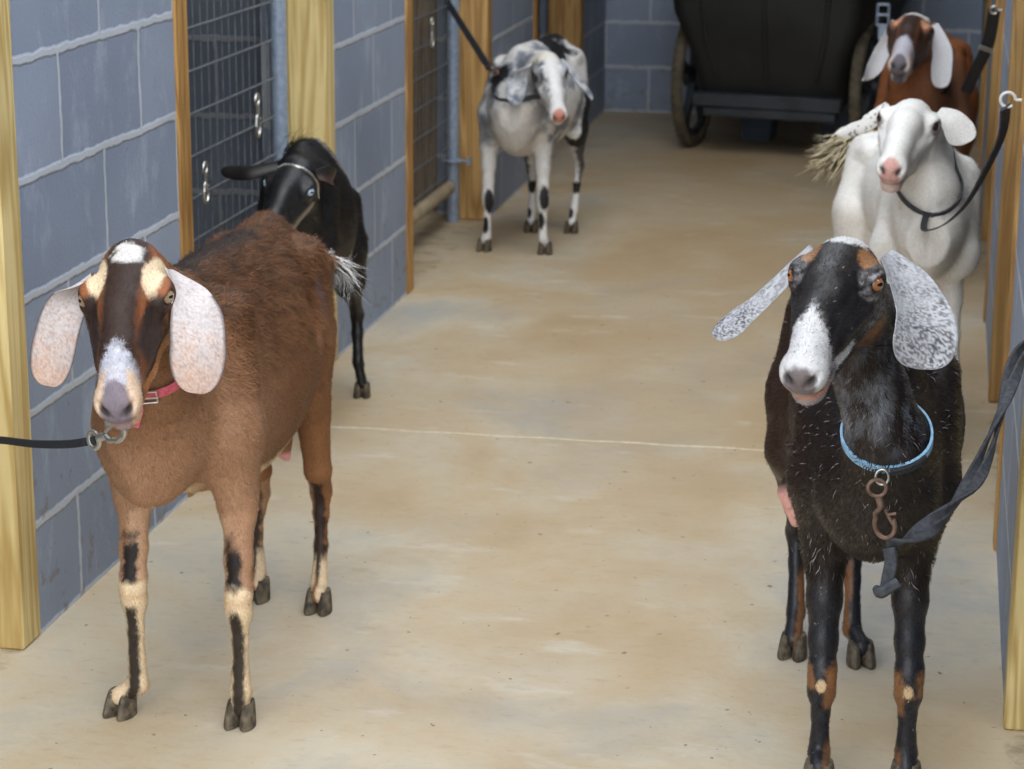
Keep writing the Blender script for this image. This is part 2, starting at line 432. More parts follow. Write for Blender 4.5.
def gate(y0, y1, side, label, dusty=False, zb=.12):
    x = XL-.108 if side == 'left' else XR+.108
    g = empty('wire_gate', (x, (y0+y1)/2, zb))
    mb = MB()
    zt = 1.35
    mb.tube([(x, y0+.03, zb), (x, y1-.06, zb)], .024, 12)
    mb.tube([(x, y0+.03, zt), (x, y1-.06, zt)], .02, 12)
    mb.tube([(x, y0+.03, zb), (x, y0+.03, zt)], .012, 10)
    mb.build('gate_frame', M['dusty_rail'] if dusty else M['galv'], g)
    mb = MB()
    z = zb+.05
    while z < zt:
        mb.tube([(x+.004, y0+.03, z), (x+.004, y1-.06, z)], .0026, 6); z += .0945
    y = y0+.06
    while y < y1-.07:
        mb.tube([(x, y, zb), (x, y, zt)], .0016, 5); y += .0508
    mb.build('wire_mesh', M['wire'], g)
    tag(g, label, 'gate', 'wire stall gates')
    return g


gate(4.445, 5.47, 'left', 'tall wire mesh gate behind the black kid goat', zb=.14)
gate(6.445, 7.50, 'left', 'wire mesh gate with dusty bottom rail left of the spotted goat', True, zb=.13)
gate(4.445, 5.47, 'right', 'wire mesh gate in the right doorway beside the white goat')
gate(6.445, 7.50, 'right', 'wire mesh gate in the right doorway beside the far brown goat')


def pipe(y, side, label, zs):
    x = (XL-.108) if side == 'left' else XR+.108; y = y-.004
    mb = MB(); mb.tube([(x, y, 0), (x, y, 2.5)], .0215, 20)
    p = mb.build('gate_pipe', M['galv'])
    for z in zs:
        c = MB(); ring = [(x+.027*math.cos(a), y+.027*math.sin(a), z) for a in np.linspace(0, 2*math.pi, 17)[:-1]]
        c.sweep(ring, [(-.012, -.002), (.012, -.002), (.012, .002), (-.012, .002)], closed=True)
        c.tube([(x+.0, y-.014, z), (x+.06, y-.014, z)], .005, 8)
        c.tube([(x+.058, y-.012, z-.013), (x+.058, y-.012, z+.013)], .008, 8)
        c.build('hinge_clamp', M['galv'], p)
    tag(p, label, 'pipe', 'galvanised gate pipes')


pipe(5.468, 'left', 'vertical galvanised pipe in front of the pine post, behind the black kid goat', (.22, 1.2))
pipe(7.518, 'left', 'vertical galvanised pipe beside the second gate, left of the spotted goat', (P(455, 160, 7.52)[2],))
# planks lining the pen behind the second gate
mb = MB()
for i in range(9):
    mb.box((XL-.32-i*.125, 7.70, 0), (XL-.205-i*.125, 7.735, .9), bev=.003)
tag(mb.build('plank_partition', M['plank'], smooth=False), 'weathered upright planks seen through the second wire gate', 'planks')


def snap_hook(loc, d, r, name='snap_hook', mat='steel', parent=None, size=.07, side=None):
    """trigger snap: eye, swivel barrel, open hook; loc = eye centre, d = pointing direction"""
    d = np.array(d, float); d /= np.linalg.norm(d)
    sd = np.array(side if side is not None else (1, 0, 0), float); sd = sd-d*(sd@d); sd /= np.linalg.norm(sd)
    L_ = np.array(loc, float); k = size/.07
    mb = MB()
    mb.tube([L_+d*(.010*k*math.cos(a))+sd*(.010*k*math.sin(a)) for a in np.linspace(0, 2*math.pi, 17)[:-1]], .0026*k*r, 8, closed=True)
    mb.tube([L_+d*.010*k, L_+d*.024*k], .0046*k*r, 10)
    c = L_+d*.046*k
    arc = [L_+d*.024*k, L_+d*.030*k-sd*.008*k] + [c+d*(.016*k*math.sin(a))-sd*(.011*k*math.cos(a)) for a in np.linspace(-.7, 3.5, 14)]
    mb.tube(arc, .0032*k*r, 8)
    mb.tube([L_+d*.027*k+sd*.004*k, c+sd*.009*k], .0022*k*r, 8)
    mb.tube([L_+d*.034*k+sd*.006*k, L_+d*.034*k+sd*.015*k], .0022*k*r, 8)
    return mb.build(name, M[mat], parent)


# snaps hanging on the gates
def hanging_snap(x, y, z, label, size=.11):
    o = snap_hook((x, y, z), (0, 0.05, -1), 1.0, 'hanging_snap', 'steel', None, size, (0, 1, 0))
    tag(o, label, 'snap', 'snap hooks on the gates')


q = PX(205, 168, XL-.098); hanging_snap(q[0], q[1], q[2], 'steel snap hook hanging on wires of the first gate, left of the black kid goat', .09)
q = PX(257, 100, XL-.098); hanging_snap(q[0], q[1], q[2], 'pale steel snap hook hanging higher, beside the steel pipe', .10)
q = PX(432, 22, XL-.098); hanging_snap(q[0], q[1], q[2], 'steel snap hook hanging on the second gate near the top of the photo', .09)
# hook for the white goat's strap
mb = MB()
h0 = PX(1015, 100, XR+.001)


def screw_eye(p, normal, label, mat='white_metal', r=.010):
    """hook screwed into wood at p, standing out along normal"""
    n = np.array(normal, float); mb = MB(); p = np.array(p, float)
    mb.tube([p-n*.01, p+n*.012], .003, 8)
    up = np.array([0, 0, 1.])
    c = p+n*(.012+r)
    mb.tube([c-n*r*math.cos(a)+up*r*math.sin(a) for a in np.linspace(0, 5.4, 18)], .003, 8)
    o = mb.build('screw_hook', M[mat]); tag(o, label, 'hook', 'screw hooks'); return c


HK_E = screw_eye((XR-.006, 4.412, P(1013, 100, 4.41)[2]), (-1, 0, 0), 'small white screw hook on the board holding the white goat\'s strap', r=.014)
HK_F = screw_eye((XR-.006, 6.41, P(999, 10, 6.41)[2]), (-1, 0, 0), 'screw hook at the top end of the far brown goat\'s strap', 'steel')
HK_B = screw_eye((XR+.035, 3.478, P(1036, 328, 3.47)[2]), (0, -1, 0), 'screw hook at the right edge holding the black goat\'s leash', 'steel')
HK_A = screw_eye((P(-22, 436, 3.478)[0], 3.478, P(-22, 436, 3.478)[2]), (0, -1, 0), 'screw hook on the left post holding the nearest brown goat\'s leash', 'steel')


# ------------------------------------------------------------------ animals: one smooth skin per goat
def vnoise(Pn, freq, seed=0):
    q = np.asarray(Pn, float)*freq+seed*17.13; i = np.floor(q).astype(np.int64); f = q-i; f = f*f*(3-2*f)
    def h(a, b, c):
        n = (a*73856093) ^ (b*19349663) ^ (c*83492791) ^ (seed*2654435 & 0xffffff)
        n = (n ^ (n >> 13))*1274126177 & 0x7fffffff
        return ((n ^ (n >> 16)) & 0xffff)/65535.0
    r = 0
    for dx in (0, 1):
        for dy in (0, 1):
            for dz in (0, 1):
                wgt = (f[:, 0] if dx else 1-f[:, 0])*(f[:, 1] if dy else 1-f[:, 1])*(f[:, 2] if dz else 1-f[:, 2])
                r = r+wgt*h(i[:, 0]+dx, i[:, 1]+dy, i[:, 2]+dz)
    return r


def fbm(Pn, freq, seed=0, o=3):
    return sum(vnoise(Pn, freq*2**k, seed+k)*.5**k for k in range(o))/sum(.5**k for k in range(o))


class SDF:
    def __init__(s): s.p = []
    def _add(s, fn, lo, hi, op, k): s.p.append((fn, np.array(lo), np.array(hi), op, k))
    def cone(s, a, b, ra, rb, k=.015, op=1, flat=None):
        a = np.array(a, float); b = np.array(b, float); ab = b-a; L2 = ab@ab+1e-12
        fl = None
        if flat is not None: fn_, ff = flat; fn_ = np.array(fn_, float); fn_ = fn_/np.linalg.norm(fn_); fl = (fn_, ff)
        def fn(q):
            t = np.clip((q-a)@ab/L2, 0, 1); d = q-a-t[:, None]*ab
            if fl is not None: d = d+np.outer(d@fl[0], fl[0])*(fl[1]-1)   # >1 squeezes along the direction
            return np.linalg.norm(d, axis=1)-(ra+(rb-ra)*t)
        R = max(ra, rb)
        s._add(fn, np.minimum(a, b)-R, np.maximum(a, b)+R, op, k); return s
    def chain(s, pts, rs, k=.015, op=1, flat=None):
        for i in range(len(pts)-1): s.cone(pts[i], pts[i+1], rs[i], rs[i+1], k, op, flat)
        return s
    def ell(s, c, r, R=None, k=.015, op=1):
        c = np.array(c, float); r = np.array(r, float); R = np.eye(3) if R is None else R   # columns = axes
        def fn(q):
            l = (q-c)@R; k0 = np.linalg.norm(l/r, axis=1); k1 = np.linalg.norm(l/r**2, axis=1)
            return np.where(k1 > 1e-9, k0*(k0-1)/np.maximum(k1, 1e-9), -r.min())
        e = np.abs(R)@r
        s._add(fn, c-e, c+e, op, k); return s
    def trunk(s, st, k=.02, taper=.25, ridge=.35):
        """st rows: Y, Xc, ztop, zbot, halfwidth - a barrel lofted along Y"""
        st = np.array(st, float); Y = st[:, 0]
        dense = np.array(spline(st, 10)); dy = dense[:, 0]
        o = np.argsort(dy); dense = dense[o]; dy = dense[:, 0]
        def fn(q):
            y = q[:, 1]; yc = np.clip(y, dy[0], dy[-1])
            xc, zt, zb, hw = (np.interp(yc, dy, dense[:, j]) for j in (1, 2, 3, 4))
            zc = zb+(zt-zb)*.47; h = np.where(q[:, 2] > zc, zt-zc, zc-zb)
            t = np.clip((q[:, 2]-zc)/np.maximum(h, .01), -1.2, 1.2)
            we = hw*(1-ridge*np.clip(t, 0, 1.2)**2*.75)*(1-taper*np.clip(-t, 0, 1.2)**2*.5)
            rho = np.sqrt(((q[:, 0]-xc)/we)**2+t**2)
            d = (rho-1)*np.minimum(we, h)*.92
            ex = np.abs(y-yc)
            return np.where(ex > 0, np.sqrt(np.maximum(d, 0)**2+ex**2)+np.minimum(d, 0)*0, d)
        s._add(fn, (dense[:, 1].min()-st[:, 4].max(), dy[0], st[:, 3].min()), (dense[:, 1].max()+st[:, 4].max(), dy[-1], st[:, 2].max()), 1, k); return s
    def ev(s, Q):
        d = np.full(len(Q), .2)
        for fn, lo, hi, op, k in s.p:
            mg = k+.045 if op > 0 else k+.01
            m = np.where(np.all((Q > lo-mg) & (Q < hi+mg), axis=1))[0]
            if len(m) == 0: continue
            e = fn(Q[m]); dm = d[m]
            if op > 0:
                h = np.clip(.5+.5*(dm-e)/k, 0, 1); d[m] = dm+(e-dm)*h-k*h*(1-h)
            else:
                e = -e; h = np.clip(.5+.5*(e-dm)/k, 0, 1); d[m] = dm+(e-dm)*h+k*h*(1-h)
        return d
    def mesh(s, h=.003, smooth=2):
        B = 6
        lo = np.min([p[1] for p in s.p if p[3] > 0], axis=0)-.03; hi = np.max([p[2] for p in s.p if p[3] > 0], axis=0)+.03
        nb = np.ceil((hi-lo)/(h*B)).astype(int)
        cc = np.stack(np.meshgrid(*[np.arange(n) for n in nb], indexing='ij'), -1).reshape(-1, 3)
        dc = s.ev(lo+(cc+.5)*h*B)
        n = nb*B
        Dg = np.where(dc < 0, -.05, .05).astype(np.float32).reshape(*nb)
        Dg = np.repeat(np.repeat(np.repeat(Dg, B, 0), B, 1), B, 2)
        act = cc[np.abs(dc) < h*B*1.5+.006]
        off = np.stack(np.meshgrid(*[np.arange(B)]*3, indexing='ij'), -1).reshape(-1, 3)
        for i0 in range(0, len(act), 4000):
            idx = (act[i0:i0+4000, None, :]*B+off[None]).reshape(-1, 3)
            Dg[idx[:, 0], idx[:, 1], idx[:, 2]] = s.ev(lo+idx*h)
        S = Dg < 0
        cnt = np.zeros(np.array(S.shape)-1, np.uint8)
        sl = lambda i, ax_n: slice(i, ax_n-1+i)
        for dx in (0, 1):
            for dy in (0, 1):
                for dz in (0, 1):
                    cnt += S[sl(dx, n[0]), sl(dy, n[1]), sl(dz, n[2])]
        cells = np.argwhere((cnt > 0) & (cnt < 8))
        ids = np.full(cnt.shape, -1, np.int32); ids[tuple(cells.T)] = np.arange(len(cells))
        del cnt
        acc = np.zeros((len(cells), 3)); num = np.zeros(len(cells))
        cor = [np.array(c) for c in ((0, 0, 0), (1, 0, 0), (0, 1, 0), (1, 1, 0), (0, 0, 1), (1, 0, 1), (0, 1, 1), (1, 1, 1))]
        val = [Dg[tuple((cells+c).T)].astype(float) for c in cor]
        for a in range(8):
            for b in range(a+1, 8):
                if abs(cor[a]-cor[b]).sum() != 1: continue
                va, vb = val[a], val[b]; m = (va < 0) != (vb < 0)
                t = np.where(m, va/(np.where(m, va-vb, 1)), 0)
                acc += np.where(m[:, None], cor[a]+t[:, None]*(cor[b]-cor[a]), 0); num += m
        V = lo+(cells+acc/num[:, None])*h
        quads = []
        for ax in range(3):
            a1, a2 = (ax+1) % 3, (ax+2) % 3
            s0 = [slice(1, -1)]*3; s1 = [slice(1, -1)]*3
            s0[ax] = slice(0, -1); s1[ax] = slice(1, None)
            A = S[tuple(s0)]; Bq = S[tuple(s1)]
            e = np.argwhere(A != Bq)
            base = e.copy(); base[:, a1] += 1; base[:, a2] += 1
            inside_first = A[tuple(e.T)]
            def cid(d1, d2):
                c = base.copy(); c[:, a1] += d1; c[:, a2] += d2
                ok = np.all((c >= 0) & (c < np.array(ids.shape)), axis=1); c = np.clip(c, 0, np.array(ids.shape)-1)
                r = ids[tuple(c.T)]; r[~ok] = -1; return r
            q = np.stack([cid(-1, -1), cid(0, -1), cid(0, 0), cid(-1, 0)], 1)
            q = np.where(inside_first[:, None], q, q[:, ::-1]); quads.append(q[(q >= 0).all(1)])
        Q = np.concatenate(quads)
        for _ in range(smooth):
            sm = np.zeros_like(V); c = np.zeros(len(V))
            for a in range(4):
                i, j = Q[:, a], Q[:, (a+1) % 4]
                for k_ in range(3): sm[:, k_] += np.bincount(i, V[j, k_], len(V))+np.bincount(j, V[i, k_], len(V))
                c += np.bincount(i, minlength=len(V))+np.bincount(j, minlength=len(V))
            V = V*.5+.5*sm/np.maximum(c, 1)[:, None]
        return V, Q


def vnormals(V, Q):
    nrm = np.zeros_like(V); fn = np.cross(V[Q[:, 2]]-V[Q[:, 0]], V[Q[:, 3]]-V[Q[:, 1]])
    for a in range(4):
        for k in range(3): nrm[:, k] += np.bincount(Q[:, a], fn[:, k], len(V))
    return nrm/(np.linalg.norm(nrm, axis=1)[:, None]+1e-12)


def np_mesh(name, V, Fq, cols, mat, normals=None):
    me = bpy.data.meshes.new(name); k = Fq.shape[1]
    me.vertices.add(len(V)); me.vertices.foreach_set('co', V.astype(np.float32).ravel())
    me.loops.add(Fq.size); me.loops.foreach_set('vertex_index', Fq.astype(np.int32).ravel())
    me.polygons.add(len(Fq)); me.polygons.foreach_set('loop_start', np.arange(0, Fq.size, k, dtype=np.int32))
    me.update(calc_edges=True)
    me.polygons.foreach_set('use_smooth', np.ones(len(Fq), bool))
    ca = me.color_attributes.new('coat', 'FLOAT_COLOR', 'POINT')
    ca.data.foreach_set('color', np.concatenate([cols, np.ones((len(cols), 1))], 1).astype(np.float32).ravel())
    me.materials.append(mat)
    if normals is not None: me.normals_split_custom_set_from_vertices(normals.tolist())
    o = bpy.data.objects.new(name, me); C.objects.link(o); return o


def coat_material(name, rough, spec=.5, sheen=.0):
    m, nt, b = new_mat(name, rough, spec=spec)
    a = N(nt, 'ShaderNodeAttribute', attribute_name='coat')
    tc = N(nt, 'ShaderNodeTexCoord'); n = N(nt, 'ShaderNodeTexNoise'); n.inputs['Scale'].default_value = 260; n.inputs['Detail'].default_value = 3
    nt.links.new(tc.outputs['Object'], n.inputs['Vector'])
    r = ramp(nt, n.outputs[0], [(0.3, (.86, .86, .86)), (0.7, (1.1, 1.1, 1.1))])
    nt.links.new(mix(nt, a.outputs['Color'], r.outputs[0], 1.0, 'MULTIPLY'), b.inputs['Base Color'])
    bp = N(nt, 'ShaderNodeBump'); bp.inputs['Strength'].default_value = .25; bp.inputs['Distance'].default_value = .0012
    nt.links.new(n.outputs[0], bp.inputs['Height']); nt.links.new(bp.outputs[0], b.inputs['Normal'])
    return m


M['coat'] = coat_material('short_coat', .58, .35)
M['coat_gloss'] = coat_material('glossy_coat', .42, .5)
M['fur'] = None


def fur_material(name, rough):
    m, nt, b = new_mat(name, rough, spec=.3)
    a = N(nt, 'ShaderNodeAttribute', attribute_name='coat'); nt.links.new(a.outputs['Color'], b.inputs['Base Color']); return m


M['fur'] = fur_material('hair', .6)
M['fur_gloss'] = fur_material('hair_gloss', .4)


def eye_material(name, iris, rim):
    m, nt, b = new_mat(name, .08, spec=.6)
    tc = N(nt, 'ShaderNodeTexCoord'); sx = N(nt, 'ShaderNodeSeparateXYZ'); nt.links.new(tc.outputs['Object'], sx.inputs[0])
    # object space: +Z looks out of the head, X along the slit, unit = eye radius
    def sq(o, k):
        d = N(nt, 'ShaderNodeMath', operation='DIVIDE'); d.inputs[1].default_value = k; nt.links.new(o, d.inputs[0])
        p = N(nt, 'ShaderNodeMath', operation='POWER'); p.inputs[1].default_value = 2
        a = N(nt, 'ShaderNodeMath', operation='ABSOLUTE'); nt.links.new(d.outputs[0], a.inputs[0]); nt.links.new(a.outputs[0], p.inputs[0]); return p.outputs[0]
    ad = N(nt, 'ShaderNodeMath', operation='ADD'); nt.links.new(sq(sx.outputs[0], .42), ad.inputs[0]); nt.links.new(sq(sx.outputs[1], .17), ad.inputs[1])
    slit = ramp(nt, ad.outputs[0], [(0.0, (1, 1, 1)), (0.9, (1, 1, 1)), (1.0, (0, 0, 0))])
    ad2 = N(nt, 'ShaderNodeMath', operation='ADD'); nt.links.new(sq(sx.outputs[0], .8), ad2.inputs[0]); nt.links.new(sq(sx.outputs[1], .8), ad2.inputs[1])
    ir = ramp(nt, ad2.outputs[0], [(0.0, iris), (0.7, tuple(c*.8 for c in iris)), (0.95, rim), (1.0, (.02, .015, .012))])
    nt.links.new(mix(nt, ir.outputs[0], (.006, .006, .008), slit.outputs[0]), b.inputs['Base Color'])
    b.inputs['Coat Weight'].default_value = .8; b.inputs['Coat Roughness'].default_value = .03
    return m


M['eye_amber'] = eye_material('amber_eye', lin(158, 102, 54), lin(80, 48, 28))
M['eye_tan'] = eye_material('tan_eye', lin(150, 126, 98), lin(60, 48, 40))
M['eye_blue'] = eye_material('blue_eye', lin(170, 200, 225), lin(90, 120, 150))
M['eye_dark'] = eye_material('dark_eye', lin(60, 42, 30), lin(30, 22, 18))


class Head:
    """head frame: x to the nose, y to the animal's left, z up from the forehead; origin at the poll"""
    def __init__(s, eyemid, f, l, scale=1.0):
        x = camvec(*f); y = camvec(*l); y = y-x*(x@y); y /= np.linalg.norm(y); z = np.cross(x, y)
        s.R = np.stack([x, y, z], 1); s.k = scale; s.s = np.array([scale*1.14, scale, scale])
        s.o = np.array(eyemid)-s.R@(np.array([.082, 0, -.033])*s.s)
    def w(s, *p): return s.o+s.R@(np.array(p, float)*s.s)
    def loc(s, Q): return (Q-s.o)@s.R/s.s


def head_sdf(S, H, jaw=1.0, lids=0.0):
    k = H.k; w = H.w
    S.ell(w(.078, 0, -.051), np.array([.048, .052, .047])*k, H.R, .02)
    S.cone(w(.075, 0, -.047), w(.205, 0, -.047), .045*k, .0275*k, .015, flat=(H.R[:, 1], 1.08))
    S.chain([w(.064, 0, -.030), w(.115, 0, -.018), w(.17, 0, -.022), w(.222, 0, -.034)], [.034*k, .029*k, .023*k, .018*k], .014)
    for sd in (1, -1):
        S.ell(w(.078, sd*.040, -.030), np.array([.031, .020, .020])*k, H.R, .012)
        S.cone(w(.072, sd*.024, -.080), w(.145, sd*.015, -.082), .030*k*jaw, .020*k, .018)
        S.cone(w(.145, sd*.015, -.082), w(.212, sd*.005, -.080), .020*k, .016*k, .012)
        S.cone(w(.10, sd*.036, -.052), w(.165, sd*.022, -.050), .016*k, .012*k, .015)
        S.ell(w(.226, sd*.0145, -.044), np.array([.020, .0145, .018])*k, H.R, .010)
    S.ell(w(.226, 0, -.050), np.array([.026, .0255, .026])*k, H.R, .012)
    S.ell(w(.214, 0, -.088), np.array([.022, .019, .013])*k, H.R, .010)
    for sd in (1, -1):
        # lips line, nostril, eye socket, lids
        S.chain([w(.256, 0, -.074), w(.236, sd*.022, -.073), w(.205, sd*.031, -.066), w(.178, sd*.033, -.060)], [.0026*k, .0032*k, .0028*k, .0014*k], .003, op=-1)
        S.chain([w(.2475, sd*.007, -.049), w(.2455, sd*.014, -.043), w(.238, sd*.0225, -.034)], [.0030*k, .0056*k, .0036*k], .003, op=-1)
        S.cone(w(.258, 0, -.056), w(.256, 0, -.072), .0014*k, .0018*k, .004, op=-1)
        e = np.array(w(.082, sd*.0505, -.030))
        S.ell(w(.081, sd*.049, -.029), np.array([.0225, .0140, .0185])*k, H.R, .006)
        S.ell(w(.0895, sd*.0565, -.0255), np.array([.0122, .0125, (.0082-lids*.003)])*k, H.R@np.array([[.92, -.39*sd*-1, 0], [.39*sd*-1, .92, 0], [0, 0, 1.]]), .003, op=-1)
        S.ell(w(.112, sd*.050, -.040), np.array([.010, .006, .004])*k, H.R, .006, op=-1)


def eyes(H, root, mat, size=.0138):
    for sd in (1, -1):
        c = H.w(.0835, sd*.0468, -.0285); r = size*H.k
        out = H.R@np.array([.42, sd*.86, .28]); out /= np.linalg.norm(out)
        xax = np.array([1, 0, 0.])*1.0; xax = np.cross((0, 0, 1.), out); xax /= np.linalg.norm(xax); yax = np.cross(out, xax)
        mb = MB(); nu, nv = 24, 16; v = [(0, 0, 1)]
        for j in range(1, nv):
            th = math.pi*j/nv; bulge = 1+.10*math.exp(-(th/.55)**2)
            for i in range(nu): a = 2*math.pi*i/nu; v.append((math.sin(th)*math.cos(a)*bulge, math.sin(th)*math.sin(a)*bulge, math.cos(th)*bulge))
        v[0] = (0, 0, 1.10); v.append((0, 0, -1)); f = [(0, 1+i, 1+(i+1) % nu) for i in range(nu)]
        for j in range(nv-2):
            for i in range(nu): f.append((1+j*nu+i, 1+(j+1)*nu+i, 1+(j+1)*nu+(i+1) % nu, 1+j*nu+(i+1) % nu))
        f += [(len(v)-1, 1+(nv-2)*nu+(i+1) % nu, 1+(nv-2)*nu+i) for i in range(nu)]
        o = mb.add(v, f).build('eye', mat)
        m = Matrix([[xax[i]*r, yax[i]*r, out[i]*r, c[i]] for i in range(3)]+[[0, 0, 0, 1]])
        for p in o.data.polygons: p.use_smooth = True
        o.parent = root; o.matrix_parent_inverse = root.matrix_world.inverted(); o.matrix_world = m


def ear_mesh(pts, widths, sides, curl=.25, thick=.0045, nu=72, nv=31, wave=0.0):
    """drooping ear leaf: centreline pts, half widths, width directions; returns V,Q,(u,v,front)"""
    cl = np.array(spline(pts, 10)); t = np.linspace(0, 1, len(cl)); u = np.linspace(0, 1, nu)
    cl = np.stack([np.interp(u, t, cl[:, j]) for j in range(3)], 1)
    wd = np.interp(u, np.linspace(0, 1, len(widths)), widths)
    ker = np.array([.25, .5, .25])
    for _ in range(3): wd[1:-1] = np.convolve(wd, ker, 'same')[1:-1]
    tipr = .22; m = u > 1-tipr; wd[m] *= np.sqrt(np.clip(1-((u[m]-(1-tipr))/tipr)**2.2, 0.004, 1))
    sd = np.stack([np.interp(u, np.linspace(0, 1, len(sides)), np.array(sides)[:, j]) for j in range(3)], 1)
    T = np.gradient(cl, axis=0); T /= np.linalg.norm(T, axis=1)[:, None]
    sd = sd-T*np.sum(T*sd, 1)[:, None]; sd /= np.linalg.norm(sd, axis=1)[:, None]; nm = np.cross(sd, T)
    v = np.linspace(-1, 1, nv); V = []; UV = []
    for side in (1, -1):
        for i in range(nu):
            for j in range(nv):
                th = thick*(1-abs(v[j])**3)*(1 if u[i] < .97 else .5)+.0008
                cz = curl*wd[i]*(v[j]**2)+wave*wd[i]*math.sin(v[j]*4+u[i]*3)*.3
                V.append(cl[i]+sd[i]*wd[i]*v[j]+nm[i]*(-cz+side*th*.5)); UV.append((u[i], v[j], side))
    V = np.array(V); Q = []; n = nu*nv
    for i in range(nu-1):
        for j in range(nv-1):
            a = i*nv+j; Q.append((a, a+1, a+nv+1, a+nv)); Q.append((n+a, n+a+nv, n+a+nv+1, n+a+1))
    for i in range(nu-1):
        a = i*nv; Q.append((a, a+nv, n+a+nv, n+a)); a = i*nv+nv-1; Q.append((a+nv, a, n+a, n+a+nv))
    for j in range(nv-1): a = (nu-1)*nv+j; Q.append((a, a+1, n+a+1, n+a))
    return V, np.array(Q), np.array(UV)


def hoof(foot, fwd, root, size=1.0, mat=None, pastern=None):
    """cloven hoof: two claws, tips forward, flat on the floor"""
    f = np.array([fwd[0], fwd[1], 0.]); f /= np.linalg.norm(f); l = np.array([-f[1], f[0], 0]); k = size
    mb = MB()
    for s in (1, -1):
        rings = []
        prof = [(0.0, .0, .97), (.005, .0, 1.0), (.018, -.003, .93), (.031, -.007, .84), (.040, -.009, .70)]
        for z, back, sc in prof:
            ring = []
            for a in np.linspace(0, 2*math.pi, 17)[:-1]:
                x = math.cos(a)*.0245*sc; y = math.sin(a)*.0130*sc
                if x > 0: y *= 1-.30*(x/.0245)**2; x *= 1.05
                ring.append((x+back*1.0-.002*0, y+s*(.0128-z*.02), z))
            rings.append(ring)
        v = []
        for ring in rings:
            for (x, y, z) in ring:
                y2 = y+s*.04*max(x, 0); v.append(np.array(foot)+f*x*k+l*y2*k+np.array([0, 0, z*k+.0005]))
        m = 16; fs = [tuple(range(m))[::-1]]
        for i in range(len(rings)-1):
            for j in range(m): fs.append((i*m+j, i*m+(j+1) % m, (i+1)*m+(j+1) % m, (i+1)*m+j))
        fs.append(tuple((len(rings)-1)*m+j for j in range(m)))
        mb.add(v, fs)
    return mb.build('hoof', mat or M['hoof'], root)


def leg(S, pts, rs, k=.012, fwd=(0, -1)):
    """pts ... last = ground point under the pastern"""
    S.chain(pts[:-1], rs[:-1], k)
    f = np.array([fwd[0], fwd[1], 0.]); f /= np.linalg.norm(f)
    fet = np.array(pts[-2]); g = np.array(pts[-1])
    S.cone(fet, g+np.array([0, 0, .032])-f*.004, rs[-2]*.85, rs[-1], k*.7)
    # dewclaws behind the fetlock
    l = np.array([-f[1], f[0], 0])
    for s in (1, -1): S.ell(fet-f*rs[-2]*.95+l*s*.008-np.array([0, 0, .008]), (.0065, .0075, .009), None, .004)


def fur(name, V, Q, cols, count, length, width, comb, root, mat, seed=1, lift=.35, jitter=.35, bright=.18, skip=None, curl=0.0, fleck=None):
    """short flat-lying hairs, each one a thin tapering blade"""
    rng = np.random.default_rng(seed)
    nrm = vnormals(V, Q)
    ar = np.linalg.norm(np.cross(V[Q[:, 2]]-V[Q[:, 0]], V[Q[:, 3]]-V[Q[:, 1]]), axis=1)
    cf = V[Q].mean(1)
    Lf = length(cf) if callable(length) else np.full(len(cf), length)
    wgt = ar*(Lf > 0)
    fi = rng.choice(len(Q), count, p=wgt/wgt.sum())
    r1, r2 = rng.random(count), rng.random(count)
    q = Q[fi]; a = (1-r1)*(1-r2); b = r1*(1-r2); c = r1*r2; d = (1-r1)*r2
    def bl(A): return A[q[:, 0]]*a[:, None]+A[q[:, 1]]*b[:, None]+A[q[:, 2]]*c[:, None]+A[q[:, 3]]*d[:, None]
    p0 = bl(V); n = bl(nrm); n /= np.linalg.norm(n, axis=1)[:, None]
    col = cols[q[np.arange(count), rng.integers(0, 4, count)]]
    col = col*(1+bright*rng.standard_normal(count))[:, None]*(1+.04*rng.standard_normal((count, 3))); col = np.clip(col, 0.002, 1)
    if fleck is not None:
        m = rng.random(count) < fleck[0](p0); col[m] = np.array(fleck[1])*(.8+.3*rng.random(m.sum()))[:, None]
    cb = comb(p0)+rng.standard_normal((count, 3))*jitter; cb = cb-n*np.sum(cb*n, 1)[:, None]; cb /= np.linalg.norm(cb, axis=1)[:, None]
    L_ = Lf[fi]*(.6+.8*rng.random(count)); lf = lift*(.5+rng.random(count))
    side = np.cross(n, cb); wd = width*(.7+.6*rng.random(count))[:, None]
    cdx = curl*rng.standard_normal(count)[:, None]*side
    p1 = p0+(cb*np.cos(lf)[:, None]+n*np.sin(lf)[:, None])*(L_*.55)[:, None]
    p2 = p0+(cb+cdx)*(L_)[:, None]*.97+n*(L_*np.sin(lf)*.62)[:, None]
    p0 = p0-n*.0008
    VV = np.stack([p0-side*wd*.5, p0+side*wd*.5, p1+side*wd*.4, p1-side*wd*.4, p2+side*wd*.08, p2-side*wd*.08], 1).reshape(-1, 3)
    i = np.arange(count)*6
    FF = np.concatenate([np.stack([i+3, i+2, i+1, i], 1), np.stack([i+5, i+4, i+2, i+3], 1)])
    o = np_mesh(name, VV, FF, np.repeat(col, 6, 0), mat, np.repeat(n, 6, 0))
    o.parent = root; o.matrix_parent_inverse = root.matrix_world.inverted()
    o['kind'] = 'stuff'
    return o


